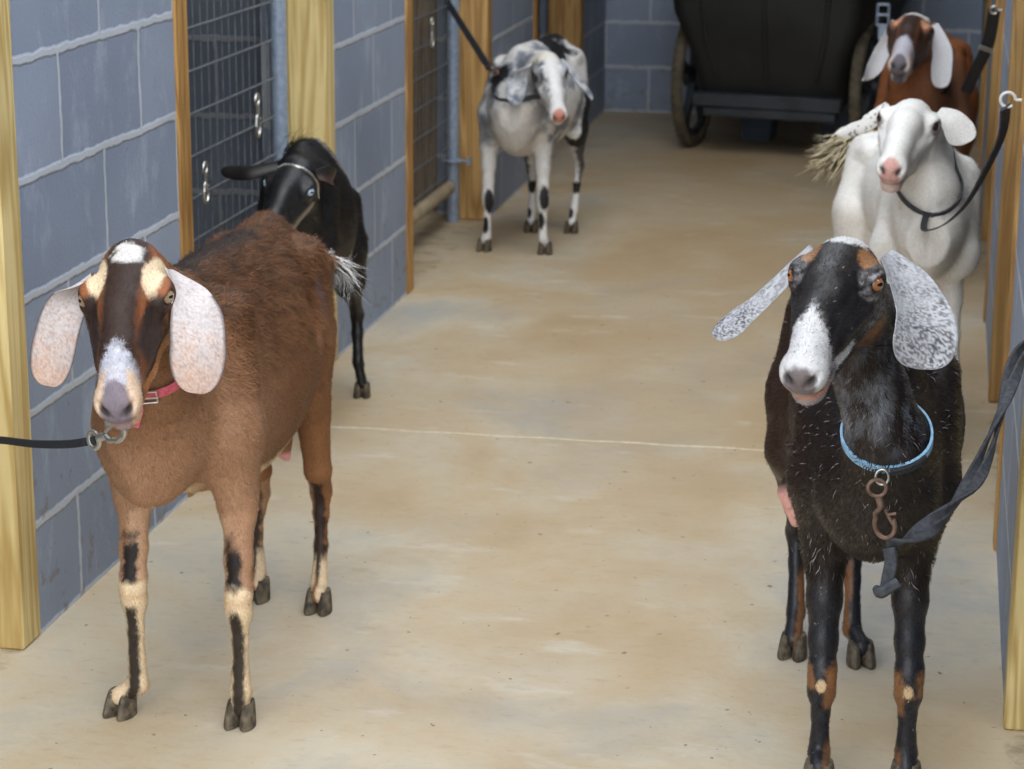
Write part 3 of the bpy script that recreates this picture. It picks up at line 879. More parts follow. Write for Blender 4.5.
def tuft(name, pts, r0, n, length_jit, width, colfn, root, mat, seed=3, spread=.02):
    """bunch of long hairs following a line (tail)"""
    rng = np.random.default_rng(seed); cl = np.array(spline(pts, 6)); V = []; F = []; Cc = []; Nn = []
    for h in range(n):
        off = rng.standard_normal(3)*r0; sp = rng.standard_normal(3)*spread; st = rng.integers(0, max(1, len(cl)//2)); en = len(cl) if rng.random() < .5 else len(cl)-rng.integers(0, max(1, len(cl)//3))
        seg = cl[st:max(en, st+3)]; m = len(seg); sd = np.cross(seg[-1]-seg[0], rng.standard_normal(3)); sd /= np.linalg.norm(sd)+1e-9
        col = colfn(rng); nn = off/(np.linalg.norm(off)+1e-9)+np.array([0, -.7, .9]); nn /= np.linalg.norm(nn)
        for j, p in enumerate(seg):
            t = j/(m-1); q = p+off*(1-t*.3)+sp*t*t; ww = width*(1-t*.85)/2
            V += [q-sd*ww, q+sd*ww]; Cc += [col, col]; Nn += [nn, nn]
            if j: b = len(V); F.append((b-4, b-3, b-1, b-2))
    o = np_mesh(name, np.array(V), np.array(F), np.array(Cc), mat, np.array(Nn)); o.parent = root; o.matrix_parent_inverse = root.matrix_world.inverted(); o['kind'] = 'stuff'
    return o


def neck_ring(S, c, axis, n=40, off=.004, rmax=.14):
    """loop hugging the neck surface, in the plane through c normal to axis"""
    axis = np.array(axis, float); axis /= np.linalg.norm(axis)
    u = np.cross(axis, [0, 0, 1.]); u /= np.linalg.norm(u); v = np.cross(axis, u); out = []
    for a in np.linspace(0, 2*math.pi, n+1)[:-1]:
        d = u*math.cos(a)+v*math.sin(a); r = np.linspace(.01, rmax, 90); q = np.array(c)+r[:, None]*d
        s = S.ev(q); k = np.argmax(s > 0) if (s > 0).any() else 89
        out.append(np.array(c)+d*(r[k]+off))
    out = np.array(out)
    for _ in range(2): out = .5*out+.25*(np.roll(out, 1, 0)+np.roll(out, -1, 0))
    return out, axis


def strap_ring(name, ring, axis, w_, t, mat, root):
    """flat band along a closed ring; its width lies along axis"""
    n = len(ring); cen = ring.mean(0); v = []; f = []
    for i in range(n):
        o = ring[i]-cen; o = o-axis*(o@axis); o /= np.linalg.norm(o)
        for (a, b) in ((-w_/2, 0), (-w_/2+.001, t), (w_/2-.001, t), (w_/2, 0)): v.append(ring[i]+axis*a+o*b)
    for i in range(n):
        for j in range(4): f.append((i*4+j, ((i+1) % n)*4+j, ((i+1) % n)*4+(j+1) % 4, i*4+(j+1) % 4))
    return MB().add(v, f).build(name, mat, root)


def band(x, a, b, s=.01):
    """1 between a and b with soft edges"""
    return 1/(1+np.exp(-(x-a)/s))*1/(1+np.exp((x-b)/s))


def blend(c, col, m):
    m = np.clip(m, 0, 1)[:, None]; return c*(1-m)+np.array(col)*m


def hard(x, s=.25): return np.clip(x/s+.5, 0, 1)


def goat_build(name, S, H, coatfn, ears, root, res, label, cat, group, gloss, eye, fur_count, fur_len, earcol, furw=.0011, extra_comb=None, bright=.16, curl=0.0, lift=.3, fleck=None, disp=None):
    V, Q = S.mesh(res)
    if disp is not None: V = V+vnormals(V, Q)*disp(V)[:, None]
    cols = coatfn(V); Vb, Qb, cb_ = V, Q, np.clip(cols, .002, 1)
    Vs, Qs, Cs = [V], [Q], [cols]
    n = len(V)
    for ei, e in enumerate(ears):
        ve, qe, uv = ear_mesh(**e); Vs.append(ve); Qs.append(qe+n); n += len(ve); Cs.append(earcol(uv, ve, ei))
    V = np.concatenate(Vs); Q = np.concatenate(Qs); cols = np.clip(np.concatenate(Cs), .002, 1)
    body = np_mesh('body', V, Q, cols, M['coat_gloss' if gloss else 'coat'])
    body.parent = root; body.matrix_parent_inverse = root.matrix_world.inverted()
    eyes(H, root, M[eye])
    def comb(p):
        hl = H.loc(p); ish = ((hl[:, 0] > -.02) & (hl[:, 0] < .28) & (np.abs(hl[:, 1]) < .09) & (np.abs(hl[:, 2]) < .14))
        d = np.tile(np.array([0.0, .75, -.65]), (len(p), 1))
        d[ish] = -H.R[:, 0]*.9-H.R[:, 2]*.3
        low = p[:, 2] < .36; d[low] = (0, .1, -1)
        return d
    def length(c):
        hl = H.loc(c); ish = ((hl[:, 0] > -.01) & (hl[:, 0] < .3) & (np.abs(hl[:, 1]) < .075) & (hl[:, 2] > -.115) & (hl[:, 2] < .05))
        L_ = fur_len(c)
        L_ = np.where(ish, .0045, L_)
        # none on the nose pad, lips and round the eyeballs
        de = np.minimum(np.linalg.norm(hl-np.array([.082, .052, -.03]), axis=1), np.linalg.norm(hl-np.array([.082, -.052, -.03]), axis=1))
        L_ = np.where((hl[:, 0] > .232) & (hl[:, 0] < .3) & (np.abs(hl[:, 1]) < .06) & (np.abs(hl[:, 2]) < .12), 0, L_); L_ = np.where(de < .0205, 0, L_)
        return np.where(c[:, 2] < .03, 0, L_)
    if fur_count:
        fur('coat_hair', Vb, Qb, cb_, fur_count, length, furw, extra_comb or comb, root, M['fur_gloss' if gloss else 'fur'], bright=bright, curl=curl, lift=lift, fleck=fleck)
    tag(root, label, cat, group)
    return V, Q


GOATS = 'goats tied along the aisle'
# GOATS
def at3(lst): return [P(*q) for q in lst]


def lerp_y(H, V): return H.loc(V)


def nearleg(V, pts, r):
    """distance of points to a leg's axis, and the height fraction used for socks and stripes"""
    d = np.full(len(V), 9.)
    for a, b in zip(pts[:-1], pts[1:]):
        a = np.array(a); b = np.array(b); ab = b-a; t = np.clip((V-a)@ab/(ab@ab), 0, 1); d = np.minimum(d, np.linalg.norm(V-a-t[:, None]*ab, axis=1))
    return d < r


def wob(V, f=60, s=1, a=1.0): return (fbm(V, f, s)-.5)*2*a


# =============================================================== goat 1: brown doe, left foreground
def goat_brown_front():
    root = empty('goat', (-1.14, 3.50, 0))
    S = SDF(); fwd = (-.1, -1)
    tr = [(3.10, -1.165, .58, .47, .040), (3.15, -1.165, .655, .42, .078), (3.25, -1.155, .725, .388, .100), (3.38, -1.150, .742, .352, .116),
          (3.52, -1.150, .738, .325, .132), (3.65, -1.150, .735, .345, .126), (3.75, -1.147, .742, .42, .098), (3.84, -1.145, .695, .48, .072), (3.90, -1.145, .630, .53, .040)]
    S.trunk(tr, .03, taper=.3, ridge=.55)
    # brisket, shoulders, haunches
    S.ell((-1.165, 3.17, .475), (.062, .068, .08), None, .03)
    ch = []
    fl = [P(241, 458, 3.27), P(238, 511, 3.27), P(239, 600, 3.235), P(241, 690, 3.245), G(240, 726)]
    fr = [P(140, 450, 3.27), P(133, 500, 3.27), P(134, 588, 3.235), P(138, 684, 3.25), G(120, 715)]
    for L_, x in ((fl, -1.075), (fr, -1.235)):
        S.cone((x-.0, 3.30, .66), (L_[0][0]*.6+x*.4, 3.245, .50), .045, .060, .03, flat=((1, 0, 0), 1.25))
        S.cone((L_[0][0]*.6+x*.4, 3.245, .50), L_[1], .052, .029, .028)
        leg(S, [L_[0]*.3+L_[1]*.7, L_[1]*.45+L_[2]*.55, L_[2]+np.array([0, 0, .018]), L_[2]-np.array([0, 0, .02]), L_[2]*.55+L_[3]*.45, L_[3], L_[4]], [.028, .0212, .0196, .0190, .0118, .0165, .0160], fwd=fwd)
        S.ell(L_[2]+np.array([0, -.008, 0]), (.0195, .017, .025), None, .01)
    hl = [P(318, 470, 3.82), P(321, 492, 3.865), P(321, 545, 3.835), P(319, 588, 3.80), G(318, 612)]
    hr = [P(258, 470, 3.84), P(259, 494, 3.875), P(256, 530, 3.855), P(257, 571, 3.83), G(256, 600)]
    for L_, x in ((hl, -1.098), (hr, -1.198)):
        s = 1 if x > -1.145 else -1
        S.cone((x-.0*s, 3.80, .63), (x+.019*s, 3.765, .50), .054, .058, .03, flat=((1, 0, 0), 1.35))
        S.cone((x+.016*s, 3.765, .50), (x+.018*s, 3.765, .41), .054, .036, .022, flat=((1, 0, 0), 1.3))
        S.cone((x+.010*s, 3.83, .52), (x+.012*s, 3.815, .38), .040, .027, .022)
        S.cone((x+.017*s, 3.78, .40), L_[0], .033, .0235, .02)
        leg(S, [L_[0], L_[1], L_[1]*.6+L_[2]*.4, L_[2], L_[3], L_[4]], [.0225, .0182, .0130, .0110, .0165, .0160], fwd=(.05, -1))
        S.cone(L_[1]+np.array([0, .012, .012]), L_[0]+np.array([0, .03, .05]), .013, .012, .015)
    # hooks and the hollow of the flank
    S.ell((-1.07, 3.735, .675), (.026, .032, .026), None, .03); S.ell((-1.222, 3.735, .675), (.026, .032, .026), None, .03)
    S.ell((-1.015, 3.655, .60), (.045, .036, .060), None, .025, op=-1); S.ell((-1.290, 3.655, .60), (.045, .036, .060), None, .025, op=-1)
    # head and neck
    H = Head(P(127, 299, 2.955), (.035, -.74, .67), (.99, -.05, .08), 1.10)
    head_sdf(S, H)
    S.cone(H.w(.045, 0, -.075), (-1.130, 3.09, .62), .050, .058, .03); S.cone(H.w(.02, 0, -.045), (-1.15, 3.24, .67), .040, .060, .035)
    S.cone((-1.130, 3.09, .62), (-1.155, 3.18, .52), .058, .088, .03)
    # tail
    S.chain([(-1.14, 3.87, .645), P(326, 262, 3.92), P(338, 266, 3.94)], [.022, .014, .007], .015)
    # small udder and penile-free belly: teats seen behind the belly line
    S.cone((-1.12, 3.70, .345), (-1.105, 3.70, .315), .03, .008, .02)
    BR = np.array(lin(130, 90, 60)); RED = np.array(lin(88, 58, 36)); DK = np.array(lin(34, 27, 25)); CR_ = np.array(lin(226, 204, 170)); WH = np.array(lin(208, 205, 202)); TAN = np.array(lin(184, 144, 114)); SM = np.array(lin(196, 164, 130))

    def coat(V):
        c = np.tile(BR, (len(V), 1)); n1 = wob(V, 14, 2); n2 = wob(V, 70, 5); n3 = wob(V, 200, 9)
        c = blend(c, TAN, np.clip((.66-V[:, 2])*3, 0, .8)*hard(3.42-V[:, 1], .12)+n1*.14)
        up = np.clip((V[:, 2]-.56)*8+n2*.6, 0, 1)*(V[:, 1] > 3.25); c = blend(c, RED, up*.85)
        c = c*(1+up*(wob(V, 120, 12)*.9+wob(V, 45, 13)*.5))[:, None]
        c = blend(c, np.array(lin(160, 108, 66)), np.clip((V[:, 1]-3.70)*7, 0, 1)*np.clip((.6-V[:, 2])*6, 0, 1)*.6)
        # dark stripe down the back
        dc = np.abs(V[:, 0]+1.158+.018*np.clip((3.5-V[:, 1])*2, 0, 1)); c = blend(c, DK, hard(.028+n2*.012-dc, .015)*(V[:, 2] > .66)*(V[:, 1] < 3.62)*(V[:, 1] > 3.12)*.9)
        c = blend(c, np.array(lin(150, 140, 160)), np.clip(1-np.linalg.norm((V-np.array([-1.062, 3.72, .60]))/np.array([.05, .035, .07]), axis=1), 0, 1)*(.35+n3*.6))
        # pale belly
        nb = hard(.372+np.clip(V[:, 1]-3.5, 0, .2)*.25+n2*.012-V[:, 2], .02)*(V[:, 1] > 3.33)*(V[:, 1] < 3.665)*(V[:, 2] > .29); c = blend(c, CR_, nb*.95)
        pk = hard(.325-V[:, 2], .01)*(np.abs(V[:, 1]-3.70) < .04)*(np.abs(V[:, 0]+1.11) < .05)*(V[:, 2] > .29); c = blend(c, lin(214, 150, 150), pk)
        arm = hard(.05+n2*.01-np.linalg.norm(V-np.array([-1.155, 3.25, .375]), axis=1), .02); c = blend(c, CR_, arm*.9)
        # tail
        c = blend(c, WH, (V[:, 1] > 3.915)*(V[:, 2] > .62)*1.0)
        # legs
        for L_, hind in ((fl, 0), (fr, 0), (hl, 1), (hr, 1)):
            m = nearleg(V, [L_[0]*.3+L_[1]*.7, L_[1], L_[2], L_[3], L_[4]], .05) & (V[:, 2] < .36)
            if not m.any(): continue
            v = V[m]; z = v[:, 2]; cc = c[m]; w2 = wob(v, 90, 3)*.012
            ax = np.array([np.interp(zz, [q[2] for q in L_[::-1]], [q[0] for q in L_[::-1]]) for zz in z]); ay = np.array([np.interp(zz, [q[2] for q in L_[::-1]], [q[1] for q in L_[::-1]]) for zz in z])
            fr_ = (ay-v[:, 1]); lat = (v[:, 0]-ax)
            if not hind:
                sgn = 1 if L_ is fl else -1
                cc = blend(cc, lin(206, 170, 138), hard(-lat*sgn-.004, .012)*(z > .22)*.7)
                cc = blend(cc, DK, hard(.0125-np.abs(lat+.002*sgn)+w2*.6, .006)*hard(z-.232+w2, .02)*hard(.315+w2*2-z, .03)*(fr_ > -.008))
                cc = blend(cc, CR_, hard(.243+w2-z, .01)); cc = blend(cc, lin(176, 128, 78), np.clip(1-np.abs(z-.222)/.01, 0, 1)*.35)
                cc = blend(cc, DK, hard(.0095-np.abs(lat)+w2*.3, .005)*hard(.205+w2-z, .012)*(fr_ > -.004)*.97)
                cc = blend(cc, lin(200, 160, 120), hard(-fr_-.004, .008)*hard(z-.07, .03)*.5*(z < .2))
            else:
                cc = blend(cc, lin(196, 158, 124), hard(-lat*(1 if L_ is hl else -1)-.006, .01)*.6)
                cc = blend(cc, DK, hard(.010-np.abs(lat-.001)+w2*.5, .006)*hard(z-.055, .02)*hard(.25+w2*2-z, .03)*(fr_ > -.01)*.95)
                cc = blend(cc, CR_, hard(.088+w2-z, .015)*hard(np.abs(lat)-.004, .004)*.9)
            c[m] = cc
        # face
        h = H.loc(V); hx, hy, hz = h.T; ah = np.abs(hy)
        head = (hx > -.06) & (hx < .29) & (ah < .085) & (hz > -.13) & (hz < .06)
        hx = hx+n2*.004; hyj = hy+n2*.003; ay_ = np.abs(hyj)
        f = c.copy(); f[:] = lin(140, 84, 50)
        f = blend(f, lin(166, 112, 66), hard(-.055-hz, .03)*.7)
        f = blend(f, lin(196, 160, 124), hard(-.085-hz+n2*.01, .02)*(hx < .17)*.6)
        wst = np.interp(hx, [-.01, .03, .07, .12, .16, .19, .21], [.020, .030, .026, .022, .024, .026, .018])
        f = blend(f, DK, hard(wst-ay_, .010)*(hz > -.055)*hard(.205-hx, .012)*.93)
        # cream patches above the eyes running down beside the blaze
        pt = hard(1-((hx-.060)/.040)**2-((ay_-.0375+(hx-.06)*.12)/.0135)**2, .4)*(hz > -.05); f = blend(f, CR_, pt*.97)
        # black streak from the eye towards the mouth
        st = hard(.0105-np.abs(ay_-np.interp(hx, [.085, .12, .18], [.047, .038, .032])), .006)*hard(hx-.094, .008)*hard(.178-hx, .02)*(hz > -.072)*(hz < -.008); f = blend(f, DK, st*.95)
        # white spot on the poll, grey frosted muzzle
        sp = hard(.019+n2*.008-np.hypot((hx-.036)*.95, hyj*.9), .006)*(hz > -.05); f = blend(f, WH, sp)
        mz = hard(hx-.178-np.clip(ay_-.004, 0, 1)*.9+n3*.012, .012)*hard(.028-ay_, .008)*(hz > -.06); f = blend(f, lin(186, 188, 200), mz*(.85+n3*.3))
        f = blend(f, lin(214, 184, 152), hard(hx-.205, .01)*hard(ay_-.013+n2*.003, .006)*.85)
        ns = hard(1-((hx-.246)/.026)**2-(ay_/.020)**2, .5)*(hz > -.064); f = blend(f, lin(104, 92, 102), ns*.9)
        f = blend(f, lin(148, 140, 150), hard(-.062-hz, .005)*hard(hx-.20, .01)*hard(.012-ay_, .006)*.7)
        f = nostrils(f, hx, hy, hz); f = blend(f, lin(80, 68, 62), hard(.0045-np.abs(hz+.0735), .002)*(hx > .19)*.7)
        de = np.linalg.norm((h-np.array([.082, 0, -.030]))*np.array([.8, 0, 1.15]), axis=1); f = blend(f, lin(48, 36, 30), hard(.0175-de, .004)*(ah > .03)*.85)
        c = np.where(head[:, None] & (hard(hx-.0, .02)[:, None] > .0), blend(c, (0, 0, 0), np.zeros(len(V)))*(1-hard(hx+.012, .02)[:, None])+f*hard(hx+.012, .02)[:, None], c)
        return c
    sdr = camvec(1, -.05, .1)
    ears = [dict(pts=[H.w(.038, -.048, -.034), P(70, 298, 2.985), P(58, 335, 2.97), P(49, 387, 2.95)], widths=[.012, .026, .030, .032, .030], sides=[camvec(.75, .6, -.35), camvec(.85, .45, -.2), camvec(1, .1, 0), camvec(1, -.1, .1)], curl=.35),
            dict(pts=[H.w(.038, .048, -.034), P(190, 303, 2.985), P(200, 345, 2.955), P(196, 394, 2.94)], widths=[.011, .027, .038, .041, .032], sides=[camvec(.7, -.65, -.3), camvec(.9, -.4, -.1), camvec(1, -.1, .1), camvec(1, .15, .15)], curl=.35)]

    def earcol(uv, ve, i):
        u, v, s = uv.T; n = wob(ve, 420, 4); n2 = wob(ve, 60, 8)
        c = np.tile(np.array(lin(194, 187, 187)), (len(u), 1)); c = c*(1+n2*.18)[:, None]
        c = blend(c, lin(182, 144, 118), np.clip((u-.5)*1.5+n2*.45+n*.45, 0, .8)); c = blend(c, lin(150, 132, 130), np.clip(n*1.2, 0, .5))
        edge = np.maximum(np.abs(v), (u-.86)/.14); c = blend(c, lin(70, 62, 66), hard(edge-.93, .06)*(u > .35))
        return c

    def flen(c):
        L_ = np.full(len(c), .009); back = (c[:, 2] > .56) & (c[:, 1] > 3.2) & (c[:, 1] < 3.95); L_[back] = .020
        L_[(c[:, 2] < .36)] = .006; L_[(c[:, 2] < .37) & (c[:, 2] > .30) & (c[:, 1] > 3.35) & (c[:, 1] < 3.66)] = .014; L_[(c[:, 2] < .335) & (c[:, 1] > 3.64) & (c[:, 1] < 3.76) & (np.abs(c[:, 0]+1.11) < .05)] = 0
        return L_
    V, Q = goat_build('goat', S, H, coat, ears, root, .003, 'brown goat with black face stripes and long pale ears, standing nearest on the left', 'goat', GOATS, False, 'eye_tan', 130000, flen, earcol, curl=.3, furw=.0010, bright=.2, disp=lambda V: np.clip((V[:, 2]-.55)*8, 0, 1)*(V[:, 1] > 3.2)*wob(V, 75, 21)*.0035)
    for L_, f in ((fl, (0, -1)), (fr, (-.25, -1)), (hl, (.0, -1)), (hr, (-.1, -1))): hoof((L_[4][0], L_[4][1], 0), f, root, 1.0)
    tuft('tail_hair', [P(318, 260, 3.92), P(332, 262, 3.93), P(342, 270, 3.94), P(345, 281, 3.94)], .006, 500, 0, .0014, lambda r: np.array(lin(236, 234, 232) if r.random() < .86 else lin(50, 44, 44)), root, M['fur'])
    # collar
    a = np.array(H.w(.03, 0, -.075)); b = np.array([-1.16, 3.14, .56]); ax = b-a
    ring, ax = neck_ring(S, (-1.122, 3.075, .645), (.10, -.55, .82), off=.003, rmax=.085)
    col = strap_ring('collar', ring, ax, .017, .003, M['pink'], root)
    bk = P(146, 421, 2.99)
    k = int(np.argmin(np.linalg.norm(ring-P(150, 422, 2.97), axis=1))); pr = ring[k]; tg = ring[(k+1) % 40]-ring[k-1]; tg /= np.linalg.norm(tg); ou = np.cross(ax, tg); ou *= np.sign(ou@(pr-ring.mean(0))); ou /= np.linalg.norm(ou)
    mb = MB(); rr = [pr+ou*.005+tg*sx_*.015+ax*sy_*.012 for sx_, sy_ in ((-1, -1), (1, -1), (1, 1), (-1, 1))]; mb.tube([rr[0], rr[1], rr[2], rr[3]], .0022, 8, closed=True); mb.tube([pr+ou*.006-tg*.015, pr+ou*.007+tg*.017], .0018, 8)
    mb.build('buckle', M['steel'], col)
    mb = MB(); mb.flat([pr+ou*.004+tg*.014*(-1 if tg[0] > 0 else 1), pr+ou*.007+np.array([-.012, 0, -.018]), pr+ou*.006+np.array([-.020, 0, -.045])], .013, .003, up=tuple(ou)); mb.build('strap_end', M['pink'], col)
    return S, H, ring, ax



def generic_body(S, H, tr, legs, sc=1.0, fwd=(0, -1), neck=None, ridge=.5, cannon=1.0):
    """trunk along the stations, four jointed legs: legs = fore left, fore right, hind left, hind right (world joints)"""
    S.trunk(tr, .03, taper=.3, ridge=ridge)
    T = np.array(tr, float); hh = T[:, 2].max()
    yf = legs[0][0][1]*.5+legs[1][0][1]*.5; yr = legs[2][1][1]*.5+legs[3][1][1]*.5
    cf = np.interp(yf, T[:, 0], T[:, 1]); cr = np.interp(yr-.08, T[:, 0], T[:, 1])
    hwf = np.interp(yf, T[:, 0], T[:, 4]); hwr = np.interp(yr-.10, T[:, 0], T[:, 4])
    for L_ in legs[:2]:
        s = 1 if L_[0][0] > cf else -1
        xs = cf+s*hwf*.70
        y0 = L_[0][1]
        S.cone((xs, y0+.03*sc, hh*.88), (xs*.5+L_[0][0]*.5, y0-.03*sc, hh*.67), .046*sc, .058*sc, .03*sc, flat=((1, 0, 0), 1.2))
        S.cone((xs*.5+L_[0][0]*.5, y0-.03*sc, hh*.67), L_[0], .052*sc, .034*sc, .026*sc)
        leg(S, [L_[0], L_[0]*.6+L_[1]*.4, L_[0]*.3+L_[1]*.7, L_[1]+np.array([0, 0, .018*sc]), L_[1]-np.array([0, 0, .02*sc]), L_[1]*.55+L_[2]*.45, L_[2], L_[3]], [.033*sc, .0255*sc, .0208*sc, .0198*sc, .0190*sc, .0122*sc*cannon, .0168*sc, .016*sc], fwd=fwd)
        S.ell(L_[1]+np.array([0, -.008*sc, 0]), np.array((.0195, .017, .025))*sc, None, .01)
    for L_ in legs[2:]:
        s = 1 if L_[1][0] > cr else -1
        x = cr+s*max(.045*sc, abs(L_[1][0]-cr)*.85)
        yh = L_[1][1]; hh = np.interp(yh-.11*sc, T[:, 0], T[:, 2])
        S.cone((x, yh-.07*sc, hh*.86), (x+s*.012*sc, yh-.11*sc, hh*.68), .056*sc, .064*sc, .035*sc, flat=((1, 0, 0), 1.3))
        S.cone((x+s*.012*sc, yh-.11*sc, hh*.68), (x+s*.018*sc, yh-.125*sc, hh*.54), .064*sc, .050*sc, .03*sc, flat=((1, 0, 0), 1.2))
        S.cone((x+s*.006*sc, yh-.035*sc, hh*.70), (x+s*.010*sc, yh-.06*sc, hh*.51), .046*sc, .038*sc, .03*sc)
        S.cone((x+s*.016*sc, yh-.11*sc, hh*.54), L_[0], .046*sc, .028*sc, .025*sc)
        leg(S, [L_[0], L_[1], L_[1]*.6+L_[2]*.4, L_[2], L_[3]], [.0230*sc, .0186*sc, .0125*sc*cannon, .0165*sc, .016*sc], fwd=fwd)
        S.cone(L_[1]+np.array([0, .012, .012])*sc, L_[0]+np.array([0, .03, .03])*sc, .013*sc, .012*sc, .015*sc)
    for s in (1, -1):
        S.ell((cr+s*hwr*.72, yr-.13*sc, hh*.90), np.array((.024, .03, .022))*sc, None, .03*sc)
    head_sdf(S, H)
    for (a, b, ra, rb) in (neck or []): S.cone(a, b, ra*sc, rb*sc, .03*sc)


def legcol(V, legs, zmax, fn, c, r=.05):
    for i, L_ in enumerate(legs):
        m = nearleg(V, L_, r) & (V[:, 2] < zmax)
        if not m.any(): continue
        v = V[m]; z = v[:, 2]; zz = [q[2] for q in L_[::-1]]
        ax = np.interp(z, zz, [q[0] for q in L_[::-1]]); ay = np.interp(z, zz, [q[1] for q in L_[::-1]])
        c[m] = fn(i, c[m], z, v[:, 0]-ax, ay-v[:, 1], wob(v, 90, 3), v)
    return c


def headmix(V, H, c, facefn, back=-.012):
    h = H.loc(V); hx, hy, hz = h.T
    head = (hx > -.06) & (hx < .30) & (np.abs(hy) < .085) & (hz > -.125) & (hz < .06)
    n2 = wob(V, 70/H.k, 5); n3 = wob(V, 200/H.k, 9)
    f = facefn(hx+n2*.004, hy+n2*.003, hz, n2, n3, c.copy())
    w_ = (hard(hx-back, .02)*head*hard(hz+.118, .02))[:, None]
    return c*(1-w_)+f*w_


def nostrils(f, hx, hy, hz, col=(.012, .009, .009)):
    ay = np.abs(hy); d = np.sqrt(((hx-.243)*.7)**2+((ay-.0155)-(hz+.042)*.55)**2+((hz+.042)*.6)**2); return blend(f, col, hard(.0052-d, .003)*.9)


def eyeline(f, hx, hy, hz, col, r=.0165):
    f = nostrils(f, hx, hy, hz)
    de = np.hypot((hx-.084)*.8, (hz+.029)*1.15); return blend(f, col, hard(r-de, .004)*(np.abs(hy) > .028)*.85)


# =============================================================== goat 2: black doe, right foreground
def goat_black_front():
    root = empty('goat', (-.10, 3.45, 0)); S = SDF()
    fl = [P(911, 545, 3.27), P(909, 682, 3.235), P(906, 752, 3.24), G(905, 789)]
    fr = [P(826, 545, 3.27), P(822, 680, 3.235), P(819, 752, 3.245), G(818, 788)]
    hl = [P(851, 520, 3.78), P(853, 548, 3.83), P(852, 629, 3.77), G(861, 665)]
    hr = [P(800, 505, 3.80), P(797, 531, 3.85), P(796, 612, 3.79), G(792, 657)]
    H = Head(P(836, 281, 2.925), (-.335, -.64, .68), (.82, -.26, .48), 1.04)
    tr = [(3.075, -.062, .575, .46, .04), (3.13, -.062, .64, .40, .078), (3.24, -.066, .70, .362, .106), (3.38, -.066, .715, .345, .124), (3.50, -.076, .712, .335, .134),
          (3.62, -.097, .705, .36, .120), (3.73, -.122, .70, .44, .092), (3.81, -.132, .66, .51, .060), (3.86, -.138, .60, .55, .035)]
    generic_body(S, H, tr, (fl, fr, hl, hr), 1.0, neck=[(H.w(.055, 0, -.070), (-.048, 3.075, .59), .044, .050), (H.w(.04, 0, -.045), (-.06, 3.24, .65), .034, .048), ((-.048, 3.075, .59), (-.062, 3.15, .49), .050, .080)])
    # udder with one pink teat showing beside the hind leg
    S.cone((-.155, 3.68, .36), (-.178, 3.69, .30), .040, .030, .03); S.cone(P(790, 492, 3.69), P(796, 521, 3.69), .022, .011, .012)
    S.cone((-.12, 3.69, .33), (-.10, 3.69, .29), .022, .010, .02)
    S.chain([(-.138, 3.85, .62), (-.15, 3.90, .63), (-.16, 3.92, .60)], [.02, .014, .007], .015)
    BK = np.array(lin(38, 31, 29)); BL = np.array(lin(30, 31, 38)); TN = np.array(lin(142, 98, 62)); WH = np.array(lin(200, 199, 200)); GR = np.array(lin(128, 134, 148)); PK = np.array(lin(226, 170, 160))

    def lc(i, c, z, lat, fr_, w2, v):
        c = blend(c, BL, hard(.30-z, .06)); sg = (-1 if i in (0, 2) else 1)
        if i < 2:
            c = blend(c, TN, hard(lat*sg-.006+w2*.006, .006)*hard(z-.12, .01)*hard(.185-z+w2*.02, .02)*.85)
            c = blend(c, TN, hard(-.002+w2*.01+np.abs(lat)-.010, .006)*hard(.018-np.abs(z-.172+w2*.01), .008)*.8)
            c = blend(c, lin(206, 178, 140), hard(1-(lat/.0075)**2-((z-.162)/.011)**2, .5)*(fr_ > 0))
            c = blend(c, TN, hard(lat*sg-.008, .006)*hard(.06-z, .02)*.7)
        else:
            c = blend(c, TN, hard(lat*(1 if i == 3 else -1)-.004+w2*.005, .006)*hard(.13-z+w2*.02, .03)*.85)
            if i == 2: c = blend(c, TN, hard(-lat+.001+w2*.004, .006)*hard(z-.10, .02)*.85)
        return c

    def face(hx, hy, hz, n2, n3, f):
        ay = np.abs(hy); f[:] = lin(30, 27, 28)
        f = blend(f, TN, hard(1-((hx-.062)/.019)**2-((ay-.036)/.012)**2, .4)*(hz > -.045)*.9)
        f = blend(f, lin(182, 176, 180), hard(.0195-np.hypot((hx-.084)*.8, (hz+.029)), .005)*(ay > .03)*np.clip(.12+n3*1.1, 0, .6))
        f = blend(f, lin(150, 150, 158), hard(-hx+.115+n2*.02, .02)*hard(-.058-hz, .02)*np.clip(n3*2+.15, 0, .6)*(ay > .02))
        m = hard(hx-.164-np.abs(hy+.004)*1.2+n3*.014, .012)*(hz > -.060); f = blend(f, WH, m)
        f = blend(f, WH, hard(1-((hx-.172)/.026)**2-((hz+.068)/.010)**2+n3*.5, .5)*(ay > .012)*.85)
        f = blend(f, lin(92, 80, 80), hard(1-((hx-.25)/.024)**2-(ay/.021)**2-((hz+.046)/.024)**2+n3*.3, .5)*.95)
        f = blend(f, lin(150, 142, 146), hard(hx-.19+n3*.01, .015)*hard(-.062-hz, .006)*.9)
        f = blend(f, lin(186, 132, 108), hard(.005-np.abs(hz+.079), .003)*hard(hx-.205, .01)*.85)
        f = blend(f, lin(70, 54, 50), hard(.003-np.abs(hz+.0725), .002)*(hx > .18)*.8)
        f = blend(f, TN, hard(-.088-hz+n2*.006, .008)*hard(.15-hx, .03)*hard(hx-.06, .02)*.85)
        f = blend(f, WH, hard(.026+n2*.010-np.hypot(hx-.026, hy*.75), .006)*(hz > -.035))
        return eyeline(f, hx, hy, hz, lin(34, 26, 24), .0155)

